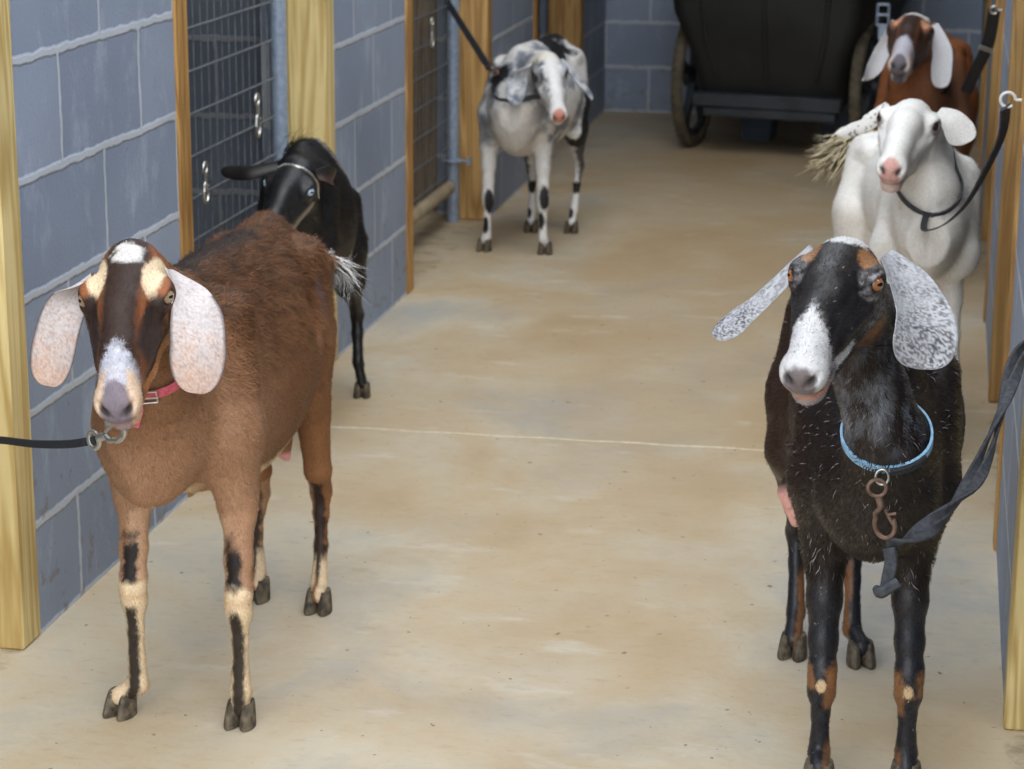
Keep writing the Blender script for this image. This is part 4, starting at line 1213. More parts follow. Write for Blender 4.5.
    def coat(V):
        n1 = wob(V, 20, 2); n2 = wob(V, 70, 5); c = np.tile(BK, (len(V), 1)); c = c*(1+n1*.35)[:, None]
        c = blend(c, lin(62, 42, 32), np.clip((V[:, 0]*-1-.16)*10, 0, .6))
        # grey roan down the sides of the neck
        c = blend(c, GR, np.clip(1-np.abs(V[:, 1]-3.02)/.09, 0, 1)*hard(V[:, 2]-.60, .05)*np.clip(wob(V*np.array([1, 1, .18]), 170, 7)*1.6+.12, 0, .6))
        for (qx, qy, qr) in ((880, 400, .020), (846, 425, .010)):
            d_ = (V-P(qx, qy, 3.02))/np.array([qr, .09, .06]); c = blend(c, lin(158, 164, 176), np.clip(1.15-np.linalg.norm(d_, axis=1), 0, 1)*np.clip(wob(V*np.array([1, 1, .15]), 190, 9)*1.8+.65, 0, 1)*.8)
        c = blend(c, PK, hard(.025-np.minimum(np.linalg.norm(V-P(790, 496, 3.69), axis=1), np.linalg.norm(V-P(795, 515, 3.69), axis=1)), .006))
        c = blend(c, lin(150, 130, 124), hard(1-np.linalg.norm((V-np.array([-.168, 3.68, .33]))/np.array([.05, .05, .05]), axis=1), .3)*.8)
        c = legcol(V, (fl, fr, hl, hr), .33, lc, c)
        return headmix(V, H, c, face, .004)
    ears = [dict(pts=[H.w(.030, -.046, -.034), P(766, 292, 3.0), P(742, 312, 3.01), P(712, 334, 3.02)], widths=[.013, .0165, .022, .027, .020], sides=[camvec(.4, .9, 0), camvec(.5, .85, .1), camvec(.6, .8, .1), camvec(.6, .8, .1)], curl=.3),
            dict(pts=[H.w(.030, .046, -.034), P(911, 297, 2.965), P(922, 330, 2.95), P(917, 369, 2.94)], widths=[.020, .036, .042, .045, .039], sides=[camvec(.75, -.5, -.45), camvec(.9, -.3, -.3), camvec(.97, -.1, -.2), camvec(.95, .25, -.1)], curl=.3)]

    def earcol(uv, ve, i):
        u, v, s = uv.T; n = wob(ve, 480, 4); n2 = wob(ve, 60, 8); k = np.clip(.45+n*4.0+(u-.5)*.5, 0, 1)
        c = blend(np.tile(np.array(lin(186, 188, 194)), (len(u), 1)), lin(66, 62, 68), k*np.clip(.35+u*.55+n2*.6, .15, .95))
        edge = np.maximum(np.abs(v), (u-.9)/.1); return blend(c, lin(190, 192, 198), hard(edge-.93, .05)*.5)

    def flen(c):
        L_ = np.full(len(c), .010); L_[c[:, 2] < .33] = .005; L_[(c[:, 2] > .33) & (c[:, 2] < .42) & (c[:, 1] < 3.3)] = .015; L_[(c[:, 1] < 3.14) & (c[:, 2] > .5)] = .012; L_[(c[:, 2] > .24) & (c[:, 2] < .36) & (c[:, 0] < -.19) & (c[:, 1] > 3.6) & (c[:, 1] < 3.74)] = 0
        return L_
    goat_build('goat', S, H, coat, ears, root, .003, 'black goat with a white nose and speckled grey ears, standing nearest on the right', 'goat', GOATS, True, 'eye_amber', 120000, flen, earcol, curl=.1, bright=.25,
               fleck=(lambda p: np.where((p[:, 1] < 3.32) & (p[:, 2] > .33) & (p[:, 2] < .72),   .018+.05*np.clip((.45-p[:, 2])*6, 0, 1), .006), lin(150, 146, 150)))
    for L_, f in ((fl, (0, -1)), (fr, (0, -1)), (hl, (.25, -1)), (hr, (-.15, -1))): hoof((L_[3][0], L_[3][1], 0), f, root, 1.0)
    ring, ax = neck_ring(S, (-.048, 3.075, .605), (-.05, -.62, .78), off=.004, rmax=.060)
    col = strap_ring('collar', ring, ax, .016, .0035, M['blue'], root)
    k = int(np.argmin(np.linalg.norm(ring-P(905, 462, 3.04), axis=1))); seg = [ring[(k+j) % 40] for j in range(-3, 3)]; cen = ring.mean(0)
    mb = MB(); mb.flat([q+(q-cen)/np.linalg.norm(q-cen)*.006 for q in seg], .015, .006, up=tuple(seg[3]-cen)); mb.build('clasp', M['strap'], col)
    return S, H, ring, ax


# =============================================================== goat 3: spotted, middle left
def goat_spotted():
    root = empty('goat', (-1.30, 7.22, 0)); S = SDF(); sc = .86
    fl = [P(543, 146, 7.06), P(543, 201, 7.035), P(543, 238, 7.035), G(545, 254)]
    fr = [P(489, 144, 7.07), P(488, 197, 7.045), P(487, 235, 7.05), G(484, 251)]
    hl = [P(577, 148, 7.42), P(579, 166, 7.47), P(574, 209, 7.43), G(571, 233)]
    hr = [P(528, 150, 7.42), P(532, 168, 7.46), P(532, 208, 7.41), G(531, 232)]
    H = Head(P(550, 74, 6.86), (.16, -.82, .55), (.95, .14, -.12), .93)
    tr = [(6.90, -1.315, .52, .41, .04), (6.95, -1.318, .585, .345, .075), (7.04, -1.318, .655, .315, .098), (7.15, -1.30, .665, .305, .112), (7.26, -1.285, .66, .30, .122), (7.36, -1.27, .665, .345, .112), (7.44, -1.262, .655, .40, .085), (7.51, -1.258, .58, .47, .045)]
    generic_body(S, H, tr, (fl, fr, hl, hr), sc, neck=[(H.w(.045, 0, -.075), (-1.27, 6.95, .53), .050, .062), (H.w(.03, 0, -.045), (-1.30, 7.05, .60), .042, .062), ((-1.27, 6.95, .53), (-1.30, 7.0, .45), .062, .076)])
    S.chain([(-1.255, 7.50, .60), P(580, 62, 7.54), P(583, 72, 7.55)], [.02, .015, .011], .015)
    WH = np.array(lin(226, 226, 226)); GR = np.array(lin(128, 136, 150)); BK = np.array(lin(38, 38, 42))

    def lc(i, c, z, lat, fr_, w2, v):
        c = blend(c, WH, hard(.34-z+w2*.02, .03)*(1 if i < 2 else 0)); sg = 1 if i in (0, 2) else -1
        if i < 2:
            c = blend(c, BK, hard(1-((lat-.004*sg*0-.006)/.014)**2-((z-(.185 if i == 1 else .205)+.02)/.042)**2+w2*.5, .3)); c = blend(c, BK, hard(1-((lat+.004)/.011)**2-((z-(.085 if i else .11))/.028)**2+w2*.5, .3))
        else:
            c = blend(c, WH, hard(.40-z, .03)); c = blend(c, BK, hard((lat*sg)-.001+w2*.014-np.clip(.25-z, 0, 1)*.08, .008)*hard(z-.16, .02)*.9)
            c = blend(c, BK, hard(1-(lat/.02)**2-((z-.15)/.02)**2+w2*.6, .3)); c = blend(c, BK, hard(1-((lat+.008)/.011)**2-((z-.065)/.016)**2, .3))
        return blend(c, lin(92, 82, 72), hard(.035-z, .01)*.6)

    def face(hx, hy, hz, n2, n3, f):
        f[:] = WH
        sp = np.clip((n2*1.4+.12)*2.2, 0, 1)*hard(-hy-.016, .012)*(hx > .04)*(hx < .19); f = blend(f, lin(98, 108, 126), sp*.9)
        f = blend(f, lin(70, 74, 84), hard(-hy-.026+n2*.02, .01)*hard(1-((hx-.075)/.045)**2, .4)*.75)
        f = blend(f, lin(120, 130, 146), hard(hy-.034+n2*.01, .01)*(hx < .14)*.7)
        f = blend(f, lin(222, 216, 198), hard(.05-hx, .03)*.6)
        f = blend(f, lin(204, 140, 128), hard(1-((hx-.25)/.024)**2-(np.abs(hy)/.022)**2, .5)*(hz > -.075))
        f = blend(f, lin(150, 96, 90), hard(.003-np.abs(hz+.0725), .002)*(hx > .2)*.8)
        return eyeline(f, hx, hy, hz, lin(52, 50, 54), .018)

    def coat(V):
        n1 = wob(V, 13, 31); n2 = wob(V, 34, 32); c = np.tile(WH, (len(V), 1))
        c = blend(c, GR, np.clip((n1*2.2+n2*1.3+.15)*1.6, 0, 1)*.9)
        c = blend(c, GR*.9, np.clip((-1.355-V[:, 0])*25, 0, 1)*np.clip(.55+n2*1.2, 0, .9)*(V[:, 2] > .34)*(V[:, 2] < .62))
        c = blend(c, GR*1.1, np.clip(n2*2.2+n1*1.5-.1, 0, .7)*(V[:, 1] < 7.12)*(V[:, 2] > .33))
        c = blend(c, lin(226, 222, 216), .75*hard(.50-V[:, 2]+n1*.08, .05)*(V[:, 1] < 7.15)*hard(.07-np.abs(V[:, 0]+1.31), .05))
        c = blend(c, BK, hard(V[:, 2]-.61+n1*.10+n2*.05, .02)*(V[:, 1] > 7.20)); c = blend(c, BK, hard(1-np.linalg.norm((V-np.array([-1.37, 7.10, .62]))/np.array([.045, .07, .04]), axis=1)+n2*.4, .3))
        c = blend(c, BK, hard(1-np.linalg.norm((V-P(500, 76, 7.0))/np.array([.045, .06, .05]), axis=1)+n2*.4, .3)); c = blend(c, WH, hard(1-np.linalg.norm((V-P(507, 57, 7.05))/np.array([.06, .05, .03]), axis=1)+n2*.4, .3))
        c = blend(c, BK, hard(.52-V[:, 2]+n1*.1, .03)*(V[:, 1] > 7.33)*(V[:, 2] > .22)*hard(V[:, 0]+1.25, .04))
        c = legcol(V, (fl, fr, hl, hr), .36, lc, c, .045)
        c = blend(c, lin(226, 220, 196), (V[:, 1] > 7.52)*1.0)
        return headmix(V, H, c, face, .0)
    ears = [dict(pts=[H.w(.032, -.046, -.034), P(520, 74, 6.89), P(516, 89, 6.88), P(516, 105, 6.86)], widths=[.016, .026, .031, .030, .024], sides=[camvec(.8, .5, 0), camvec(1, .3, -.1), camvec(1, .1, 0), camvec(1, 0, .1)], curl=.35),
            dict(pts=[H.w(.032, .046, -.034), P(575, 80, 6.92), P(584, 91, 6.92), P(592, 101, 6.92)], widths=[.014, .026, .030, .022], sides=[camvec(.3, .2, -.9), camvec(.3, .3, -.9), camvec(.3, .2, -.9), camvec(.2, .2, -.9)], curl=.3)]

    def earcol(uv, ve, i):
        u, v, s = uv.T; n = wob(ve, 60, 4); return blend(np.tile(np.array(lin(206, 210, 216)), (len(u), 1)), lin(96, 104, 120), np.clip(u*1.1-.25+n*1.2, 0, .95))
    goat_build('goat', S, H, coat, ears, root, .0045, 'white goat with grey and black spots, standing by the left wall', 'goat', GOATS, False, 'eye_dark', 30000, lambda c: np.where(c[:, 2] < .3, .006, .010), earcol, furw=.0016)
    for L_, f in ((fl, (.1, -1)), (fr, (-.1, -1)), (hl, (0, -1)), (hr, (0, -1))): hoof((L_[3][0], L_[3][1], 0), f, root, .95)
    ring, ax = neck_ring(S, (-1.25, 6.965, .565), (-.25, -.45, .86), off=.003)
    col = strap_ring('collar', ring, ax, .02, .003, M['strap_grey'], root)
    return S, H, ring, ax


# =============================================================== goat 4: black kid behind the brown doe
def goat_black_kid():
    root = empty('goat', (-1.40, 4.98, 0)); S = SDF(); sc = .80
    fl = [np.array([-1.355, 4.80, .36]), np.array([-1.362, 4.785, .185]), np.array([-1.365, 4.79, .055]), np.array([-1.368, 4.775, 0])]
    fr = [np.array([-1.455, 4.82, .36]), np.array([-1.46, 4.805, .185]), np.array([-1.46, 4.81, .055]), np.array([-1.46, 4.795, 0])]
    hl = [P(352, 292, 5.22), P(357, 315, 5.28), P(358, 362, 5.24), G(362, 397)]
    hr = [P(310, 300, 5.22)+np.array([-.055, 0, 0]), P(315, 322, 5.28)+np.array([-.055, 0, 0]), P(314, 366, 5.24)+np.array([-.055, 0, 0]), G(318, 400)+np.array([-.055, 0, 0])]
    H = Head(P(289, 188, 4.63), (-.25, -.72, .65), (.95, -.22, .15), .93)
    tr = [(4.68, -1.39, .50, .40, .04), (4.73, -1.39, .585, .35, .07), (4.82, -1.400, .685, .32, .086), (4.94, -1.400, .685, .31, .092), (5.05, -1.415, .655, .33, .088), (5.14, -1.428, .605, .37, .074), (5.21, -1.44, .54, .42, .055), (5.26, -1.44, .49, .46, .03)]
    generic_body(S, H, tr, (fl, fr, hl, hr), sc, cannon=1.25, neck=[(H.w(.045, 0, -.075), (-1.38, 4.74, .53), .055, .07), (H.w(.02, 0, -.05), (-1.39, 4.85, .61), .045, .062)])
    S.chain([(-1.43, 5.25, .53), (-1.435, 5.28, .50), (-1.435, 5.285, .46)], [.018, .013, .008], .015)
    BK = np.array(lin(27, 25, 25)); LG = np.array(lin(156, 148, 138))

    def face(hx, hy, hz, n2, n3, f):
        ay = np.abs(hy); f[:] = lin(24, 24, 27)
        f = blend(f, LG, hard(1-((hx-.115)/.042)**2-((hz+.075)/.013)**2+n2*.3, .4)*(ay > .02)*.9)
        return eyeline(f, hx, hy, hz, lin(40, 36, 34), .018)

    def coat(V):
        n2 = wob(V, 40, 5); c = np.tile(BK, (len(V), 1))*(1+wob(V, 20, 1)*.3)[:, None]
        for a, b, r in ((P(318, 148, 4.95), P(330, 162, 4.98), .013), (P(332, 165, 5.0), P(335, 178, 5.05), .014), (P(342, 198, 5.15), P(346, 212, 5.18), .009)):
            ab = b-a; t = np.clip((V-a)@ab/(ab@ab), 0, 1); d = np.linalg.norm(V-a-t[:, None]*ab, axis=1); c = blend(c, LG, hard(r+.012-d+n2*.012, .012)*.8)
        return headmix(V, H, c, face, .0)
    ears = [dict(pts=[H.w(.032, -.046, -.030), P(250, 172, 4.66), P(235, 172, 4.67), P(221, 170, 4.68)], widths=[.014, .0165, .017, .012], sides=[camvec(.1, 1, -.2), camvec(.05, 1, -.3), camvec(0, 1, -.3), camvec(.1, 1, -.3)], curl=.3),
            dict(pts=[H.w(.032, .046, -.034), H.w(.01, .060, -.055), H.w(-.02, .064, -.085), H.w(-.04, .058, -.12)], widths=[.014, .020, .022, .016], sides=[camvec(.1, .6, -.8)]*2, curl=.3)]

    def earcol(uv, ve, i):
        u, v, s = uv.T; return blend(np.tile(BK, (len(u), 1)), lin(74, 50, 38), hard(-v*1.0+.1, .6)*(s < 0)*.7)
    goat_build('goat', S, H, coat, ears, root, .004, 'small black goat with pale blue eyes peeking out behind the brown goat', 'goat', GOATS, True, 'eye_blue', 40000, lambda c: np.where(c[:, 2] < .3, .008, .013), earcol, furw=.0013, bright=.3)
    for L_, f in ((fl, (0, -1)), (fr, (0, -1)), (hl, (.15, -1)), (hr, (0, -1))): hoof((L_[3][0], L_[3][1], 0), f, root, .85)
    # shaggy tuft standing up on the withers
    tuft('withers_hair', [P(294, 160, 4.86), P(295, 153, 4.86), P(297, 147, 4.86), P(302, 143, 4.86)], .014, 260, 0, .002, lambda r: np.array(BK)*(.7+.6*r.random()), root, M['fur'], spread=.012)
    ring, ax = neck_ring(S, H.w(.030, 0, -.060), H.R[:, 0]*.9+H.R[:, 2]*-.25, off=.002, rmax=.10)
    mb = MB(); mb.tube(ring, .0030, 8, closed=True)
    for i in range(0, 40, 1): mb.tube([ring[i]+np.array([0, 0, .0035]), ring[(i+1) % 40]-np.array([0, 0, .0035])], .0018, 6)
    mb.build('chain_collar', M['steel'], root)
    return S, H, ring, ax


# =============================================================== goat 5: white doe, right
def goat_white():
    root = empty('goat', (-.03, 5.2, 0)); S = SDF(); sc = 1.0
    fl = [P(950, 252, 4.98), np.array([.050, 4.955, .215]), np.array([.048, 4.96, .06]), np.array([.048, 4.945, 0])]
    fr = [P(893, 262, 5.0), np.array([-.075, 4.97, .215]), np.array([-.075, 4.975, .06]), np.array([-.075, 4.96, 0])]
    hl = [np.array([-.06, 5.46, .27]), np.array([-.072, 5.52, .225]), np.array([-.07, 5.48, .06]), np.array([-.07, 5.46, 0])]
    hr = [np.array([-.190, 5.45, .27]), np.array([-.188, 5.51, .225]), np.array([-.186, 5.47, .06]), np.array([-.186, 5.45, 0])]
    H = Head(P(908, 124, 4.80), (-.32, -.54, .80), (.97, -.10, .14), 1.08)
    tr = [(4.80, -.012, .60, .48, .045), (4.86, -.010, .68, .44, .070), (4.97, -.010, .72, .42, .092), (5.10, -.020, .725, .40, .104), (5.22, -.040, .72, .385, .112), (5.34, -.068, .715, .395, .106), (5.45, -.095, .70, .45, .088), (5.54, -.115, .66, .51, .066), (5.60, -.12, .60, .55, .04)]
    generic_body(S, H, tr, (fl, fr, hl, hr), sc, neck=[(H.w(.045, 0, -.080), (-.018, 4.86, .64), .048, .054), (H.w(.03, 0, -.05), (-.015, 4.98, .66), .040, .056), ((-.018, 4.86, .64), (-.012, 4.96, .56), .054, .080)])
    S.ell(P(880, 245, 5.42), (.050, .06, .055), None, .03); S.cone(P(876, 238, 5.40), P(880, 262, 5.38), .03, .012, .02)
    S.chain([(-.12, 5.57, .62), P(872, 140, 5.64), P(862, 141, 5.66)], [.024, .016, .010], .015)
    WH = np.array(lin(246, 244, 240)); PK = np.array(lin(216, 166, 156))

    def face(hx, hy, hz, n2, n3, f):
        f[:] = lin(240, 238, 234); ay = np.abs(hy)
        f = blend(f, PK, hard(1-((hx-.25)/.020)**2-(ay/.019)**2, .5)*(hz > -.066)); f = blend(f, lin(228, 196, 188), hard(hx-.20, .02)*hard(-.070-hz, .006)*.9)
        f = blend(f, lin(150, 100, 96), hard(.003-np.abs(hz+.0725), .002)*(hx > .19)*.8)
        return eyeline(f, hx, hy, hz, lin(104, 84, 80), .0165)

    def coat(V):
        c = np.tile(WH, (len(V), 1))*(1+wob(V, 25, 3)*.08)[:, None]; c = blend(c, lin(196, 186, 172), np.clip(wob(V, 9, 8)*1.2, 0, .35))
        c = blend(c, PK, hard(.055-np.linalg.norm(V-P(880, 250, 5.41), axis=1), .02)*(V[:, 2] < .44))
        return headmix(V, H, c, face, .0)
    ears = [dict(pts=[H.w(.030, -.046, -.032), P(866, 122, 4.84), P(851, 128, 4.85), P(836, 134, 4.86)], widths=[.015, .019, .018, .010], sides=[camvec(.3, .9, -.2), camvec(.3, .9, -.3), camvec(.35, .9, -.2), camvec(.4, .9, -.2)], curl=.4),
            dict(pts=[H.w(.030, .046, -.032), P(950, 121, 4.84), P(958, 132, 4.83), P(963, 145, 4.82)], widths=[.016, .027, .034, .030], sides=[camvec(.7, .5, -.4), camvec(.85, .5, -.2), camvec(.95, .2, -.1), camvec(1, .0, 0)], curl=.35)]

    def earcol(uv, ve, i):
        u, v, s = uv.T; n = wob(ve, 120, 4); c = np.tile(np.array(lin(222, 220, 216)), (len(u), 1)); c = blend(c, lin(70, 70, 76), np.clip((n-.28)*6, 0, .8)*(i == 0))
        return c
    goat_build('goat', S, H, coat, ears, root, .004, 'white goat with a pink nose standing behind the black goat', 'goat', GOATS, False, 'eye_dark', 50000, lambda c: np.where(c[:, 2] < .3, .006, .010), earcol, furw=.0014, bright=.08)
    for L_, f in ((fl, (.1, -1)), (fr, (-.1, -1)), (hl, (0, -1)), (hr, (0, -1))): hoof((L_[3][0], L_[3][1], 0), f, root, 1.0)
    tuft('tail_hair', [P(870, 136, 5.64), P(855, 141, 5.66), P(842, 150, 5.67), P(826, 161, 5.68)], .012, 1600, 0, .004, lambda r: np.array(lin(244, 228, 192))*(.85+.25*r.random()), root, M['fur'], spread=.022)
    ring, ax = neck_ring(S, (-.018, 4.87, .650), (0.1, -.60, .79), off=.003)
    col = strap_ring('collar', ring, ax, .014, .003, M['strap_grey'], root)
    return S, H, ring, ax


# =============================================================== goat 6: brown goat with white ears at the back
def goat_brown_back():
    root = empty('goat', (-.06, 7.0, 0)); S = SDF(); sc = 1.02
    fl = [np.array([.045, 6.86, .40]), np.array([.048, 6.84, .215]), np.array([.048, 6.85, .06]), np.array([.050, 6.83, 0])]
    fr = [np.array([-.155, 6.86, .40]), np.array([-.155, 6.84, .215]), np.array([-.155, 6.85, .06]), np.array([-.155, 6.83, 0])]
    hl = [np.array([.055, 7.34, .27]), np.array([.060, 7.39, .225]), np.array([.060, 7.36, .06]), np.array([.062, 7.33, 0])]
    hr = [np.array([-.145, 7.34, .27]), np.array([-.145, 7.39, .225]), np.array([-.145, 7.36, .06]), np.array([-.145, 7.33, 0])]
    H = Head(P(910, 33, 6.62), (-.30, -.56, .80), (.97, -.08, .14), 1.10)
    tr = [(6.70, -.065, .61, .48, .045), (6.76, -.062, .68, .42, .09), (6.86, -.056, .745, .39, .118), (6.98, -.050, .74, .37, .118), (7.10, -.050, .735, .36, .122), (7.22, -.05, .73, .38, .115), (7.34, -.042, .74, .45, .10), (7.43, -.042, .70, .52, .075), (7.48, -.042, .62, .56, .04)]
    generic_body(S, H, tr, (fl, fr, hl, hr), sc, neck=[(H.w(.045, 0, -.080), (-.07, 6.74, .62), .058, .078), (H.w(.03, 0, -.05), (-.06, 6.86, .68), .044, .064), ((-.07, 6.74, .62), (-.06, 6.80, .53), .078, .095)])
    BR = np.array(lin(140, 86, 52)); DK = np.array(lin(44, 34, 32)); TN = np.array(lin(200, 150, 118)); WH = np.array(lin(232, 228, 222))

    def face(hx, hy, hz, n2, n3, f):
        ay = np.abs(hy); f[:] = lin(116, 74, 50)
        f = blend(f, DK, hard(.022-ay+n2*.003, .01)*(hz > -.055)*.9)
        f = blend(f, TN, hard(1-((hx-.066)/.028)**2-((ay-.036)/.012)**2, .4)*(hz > -.045)*.85)
        f = blend(f, DK, hard(.012-np.abs(ay-.040), .008)*hard(hx-.10, .01)*hard(.18-hx, .02)*.8)
        f = blend(f, lin(190, 188, 200), hard(hx-.165-np.clip(ay-.004, 0, 1)*.7+n3*.01, .014)*.9); f = blend(f, lin(206, 190, 176), hard(hx-.2, .02)*hard(ay-.016, .006)*.8)
        f = blend(f, lin(84, 76, 84), hard(1-((hx-.248)/.026)**2-(ay/.020)**2, .5)*.9); f = blend(f, WH, hard(.030-np.hypot((hx-.020)*1.1, hy*.72), .008)*(hz > -.05))
        return eyeline(f, hx, hy, hz, lin(50, 38, 34), .018)

    def coat(V):
        c = np.tile(BR, (len(V), 1))*(1+wob(V, 20, 3)*.25)[:, None]; c = blend(c, lin(108, 84, 70), hard(V[:, 0]+.06, .08)*hard(6.85-V[:, 1], .06)*.6)
        c = blend(c, DK, hard(.22-V[:, 2], .04)*.8); return headmix(V, H, c, face, .0)
    ears = [dict(pts=[H.w(.030, -.046, -.034), P(881, 53, 6.66), P(873, 68, 6.65), P(862, 81, 6.64)], widths=[.018, .024, .024, .012], sides=[camvec(.8, .5, -.2), camvec(.85, .45, 0), camvec(.8, .55, 0), camvec(.6, .7, 0)], curl=.35),
            dict(pts=[H.w(.030, .046, -.034), P(941, 50, 6.66), P(941, 68, 6.65), P(940, 88, 6.64)], widths=[.020, .029, .030, .026], sides=[camvec(.9, -.2, -.2), camvec(1, 0, -.1), camvec(1, 0, 0), camvec(1, 0, 0)], curl=.35)]

    def earcol(uv, ve, i):
        return np.tile(np.array(lin(212, 214, 220)), (len(uv), 1))
    goat_build('goat', S, H, coat, ears, root, .0045, 'reddish brown goat with hanging white ears, farthest back near the dark cart', 'goat', GOATS, False, 'eye_dark', 30000, lambda c: np.where(c[:, 2] < .3, .006, .010), earcol, furw=.0016)
    for L_, f in ((fl, (.1, -1)), (fr, (-.1, -1)), (hl, (0, -1)), (hr, (0, -1))): hoof((L_[3][0], L_[3][1], 0), f, root, 1.0)
    ring, ax = neck_ring(S, (-.062, 6.80, .66), (0, -.5, .86), off=.003)
    col = strap_ring('collar', ring, ax, .022, .003, M['strap'], root)
    return S, H, ring, ax


R1 = goat_brown_front(); R2 = goat_black_front(); R3 = goat_spotted(); R4 = goat_black_kid(); R5 = goat_white(); R6 = goat_brown_back()


# =============================================================== leads and straps
def lead(label, cat='leash'):
    r = empty('leash', (0, 0, 0)); tag(r, label, cat, 'goat leads'); return r


def place(r, p): r.location = tuple(p); bpy.context.view_layer.update()


def nearest(ring, p): return ring[int(np.argmin(np.linalg.norm(ring-np.array(p), axis=1)))]


# brown doe: flat black lead to the left
r = lead('black nylon leash running left from the brown goat\'s pink collar'); a = nearest(R1[2], P(118, 426, 2.97)); place(r, HK_A)
cA = R1[2].mean(0); oA = a-cA; oA /= np.linalg.norm(oA)
s0 = P(124, 428, 2.95)
d = P(92, 441, 2.99)-s0
snap_hook(P(94, 440, 2.99), -d, 1.1, parent=r, size=np.linalg.norm(d)*1.05, side=(0, 0, 1))
pts = spline([P(95, 440, 2.99), P(70, 444, 3.03), P(35, 444, 3.14), P(0, 440, 3.30), np.array(HK_A)], 10)
MB().flat(pts, .0125, .003, up=(0, -1, .2)).build('strap', M['strap'], r)
# black doe: thick twisted lead to the right
r = lead('thick twisted charcoal leash from the black goat\'s blue collar to the right post'); place(r, HK_B)
a = nearest(R2[2], P(879, 474, 3.0))
a = a+np.array([0, -.004, 0]); MB().tube([a+np.array([.009*math.cos(t), -.004, .011*math.sin(t)-.010]) for t in np.linspace(0, 2*math.pi, 17)[:-1]], .0018, 8, closed=True).build('ring', M['steel'], r)
top = P(877, 488, 2.965); bot = P(889, 546, 2.975)
snap_hook(top, bot-top, .85, mat='rust', parent=r, size=np.linalg.norm(bot-top)*.97, side=(1, 0, 0))
pts = spline([P(888, 546, 2.98), P(915, 536, 2.99), P(950, 510, 3.05), P(978, 472, 3.16), P(1003, 408, 3.30), P(1022, 352, 3.42), np.array(HK_B)], 12)
n = len(pts)
mb = MB()
T = [np.array(pts[min(i+1, n-1)])-np.array(pts[max(i-1, 0)]) for i in range(n)]
for ph in (0, math.pi):
    q = []
    for i in range(n):
        t = T[i]/np.linalg.norm(T[i]); u = np.cross(t, (0, 1, 0)); u /= np.linalg.norm(u); v = np.cross(t, u); an = ph+i*.16
        q.append(pts[i]+u*.0065*math.cos(an)+v*.0065*math.sin(an))
    mb.flat(q, .0165, .0055, twist=[i*.16 for i in range(n)], up=(0, -1, 0))
mb.build('strap', M['strap_grey'], r)
mb = MB(); mb.flat(spline([P(889, 548, 2.975), P(891, 562, 2.97), P(888, 578, 2.968), P(886, 590, 2.965)], 6), .018, .006, up=(0, -1, 0))
mb.flat(spline([P(898, 583, 2.96), P(889, 588, 2.955), P(880, 593, 2.955), P(877, 590, 2.965)], 5), .016, .012, up=(0, -1, 0)); mb.build('loose_end', M['strap_grey'], r)
# spotted goat
r = lead('black strap leading up and left from the spotted goat\'s collar'); e = P(441, -8, 7.49); place(r, e)
s1 = P(489, 68, 7.02)
MB().flat([s1, s1*.66+e*.34, s1*.3+e*.7, e], .022, .004, up=(0, -1, .1)).build('strap', M['strap'], r)
d = P(503, 77, 6.97)-s1; snap_hook(s1, d, 1.3, parent=r, size=.055, side=(0, 0, 1), mat='rust')
# white goat
r = lead('dark strap from the white goat\'s collar up to the small white hook'); place(r, HK_E)
q = nearest(R5[2], P(915, 228, 4.76)); o_ = q-R5[2].mean(0); o_ /= np.linalg.norm(o_)
pts = spline([q+o_*.006, P(925, 230, 4.74), P(945, 224, 4.72), P(966, 204, 4.66), P(985, 172, 4.58), P(1002, 135, 4.49), np.array(HK_E)+np.array([-.004, -.004, -.014])], 10)
MB().flat(pts, .020, .004, up=(0, -1, .2), scales=np.interp(np.linspace(0, 1, len(pts)), [0, .35, .7, 1], [.7, .75, 1.15, 1.25])).build('strap', M['strap_grey'], r)
# far brown goat
r = lead('dark strap with a steel slider above the far brown goat\'s neck'); place(r, HK_F)
q0 = P(966, 92, 6.74); pts = [q0, P(976, 70, 6.66), P(988, 44, 6.56), np.array(HK_F)]
st = MB().flat(spline(pts, 8), .034, .005, up=(0, -1, .1)).build('strap', M['strap'], r)
c = P(986, 49, 6.565); dd = np.array(pts[2])-np.array(pts[1]); dd /= np.linalg.norm(dd); sdv = np.cross(dd, (0, -1, 0)); sdv /= np.linalg.norm(sdv)
mb = MB(); mb.tube([c+sdv*a_*.021+dd*b_*.006+np.array([0, -.004, 0]) for a_, b_ in ((-1, -1), (1, -1), (1, 1), (-1, 1))], .0028, 8, closed=True); mb.build('slider', M['steel'], st)


# =============================================================== dark two-wheeled cart at the end of the aisle
W0 = np.array([-.645, 9.31, 0]); ang = math.radians(10); e1 = np.array([math.cos(ang), -math.sin(ang), 0]); e2 = np.array([math.sin(ang), math.cos(ang), 0]); e3 = np.array([0, 0, 1.])
def cw(x, y, z): return W0+e1*x+e2*y+e3*z
cart = empty('cart', W0); tag(cart, 'dark two-wheeled barn cart parked against the end wall', 'cart')


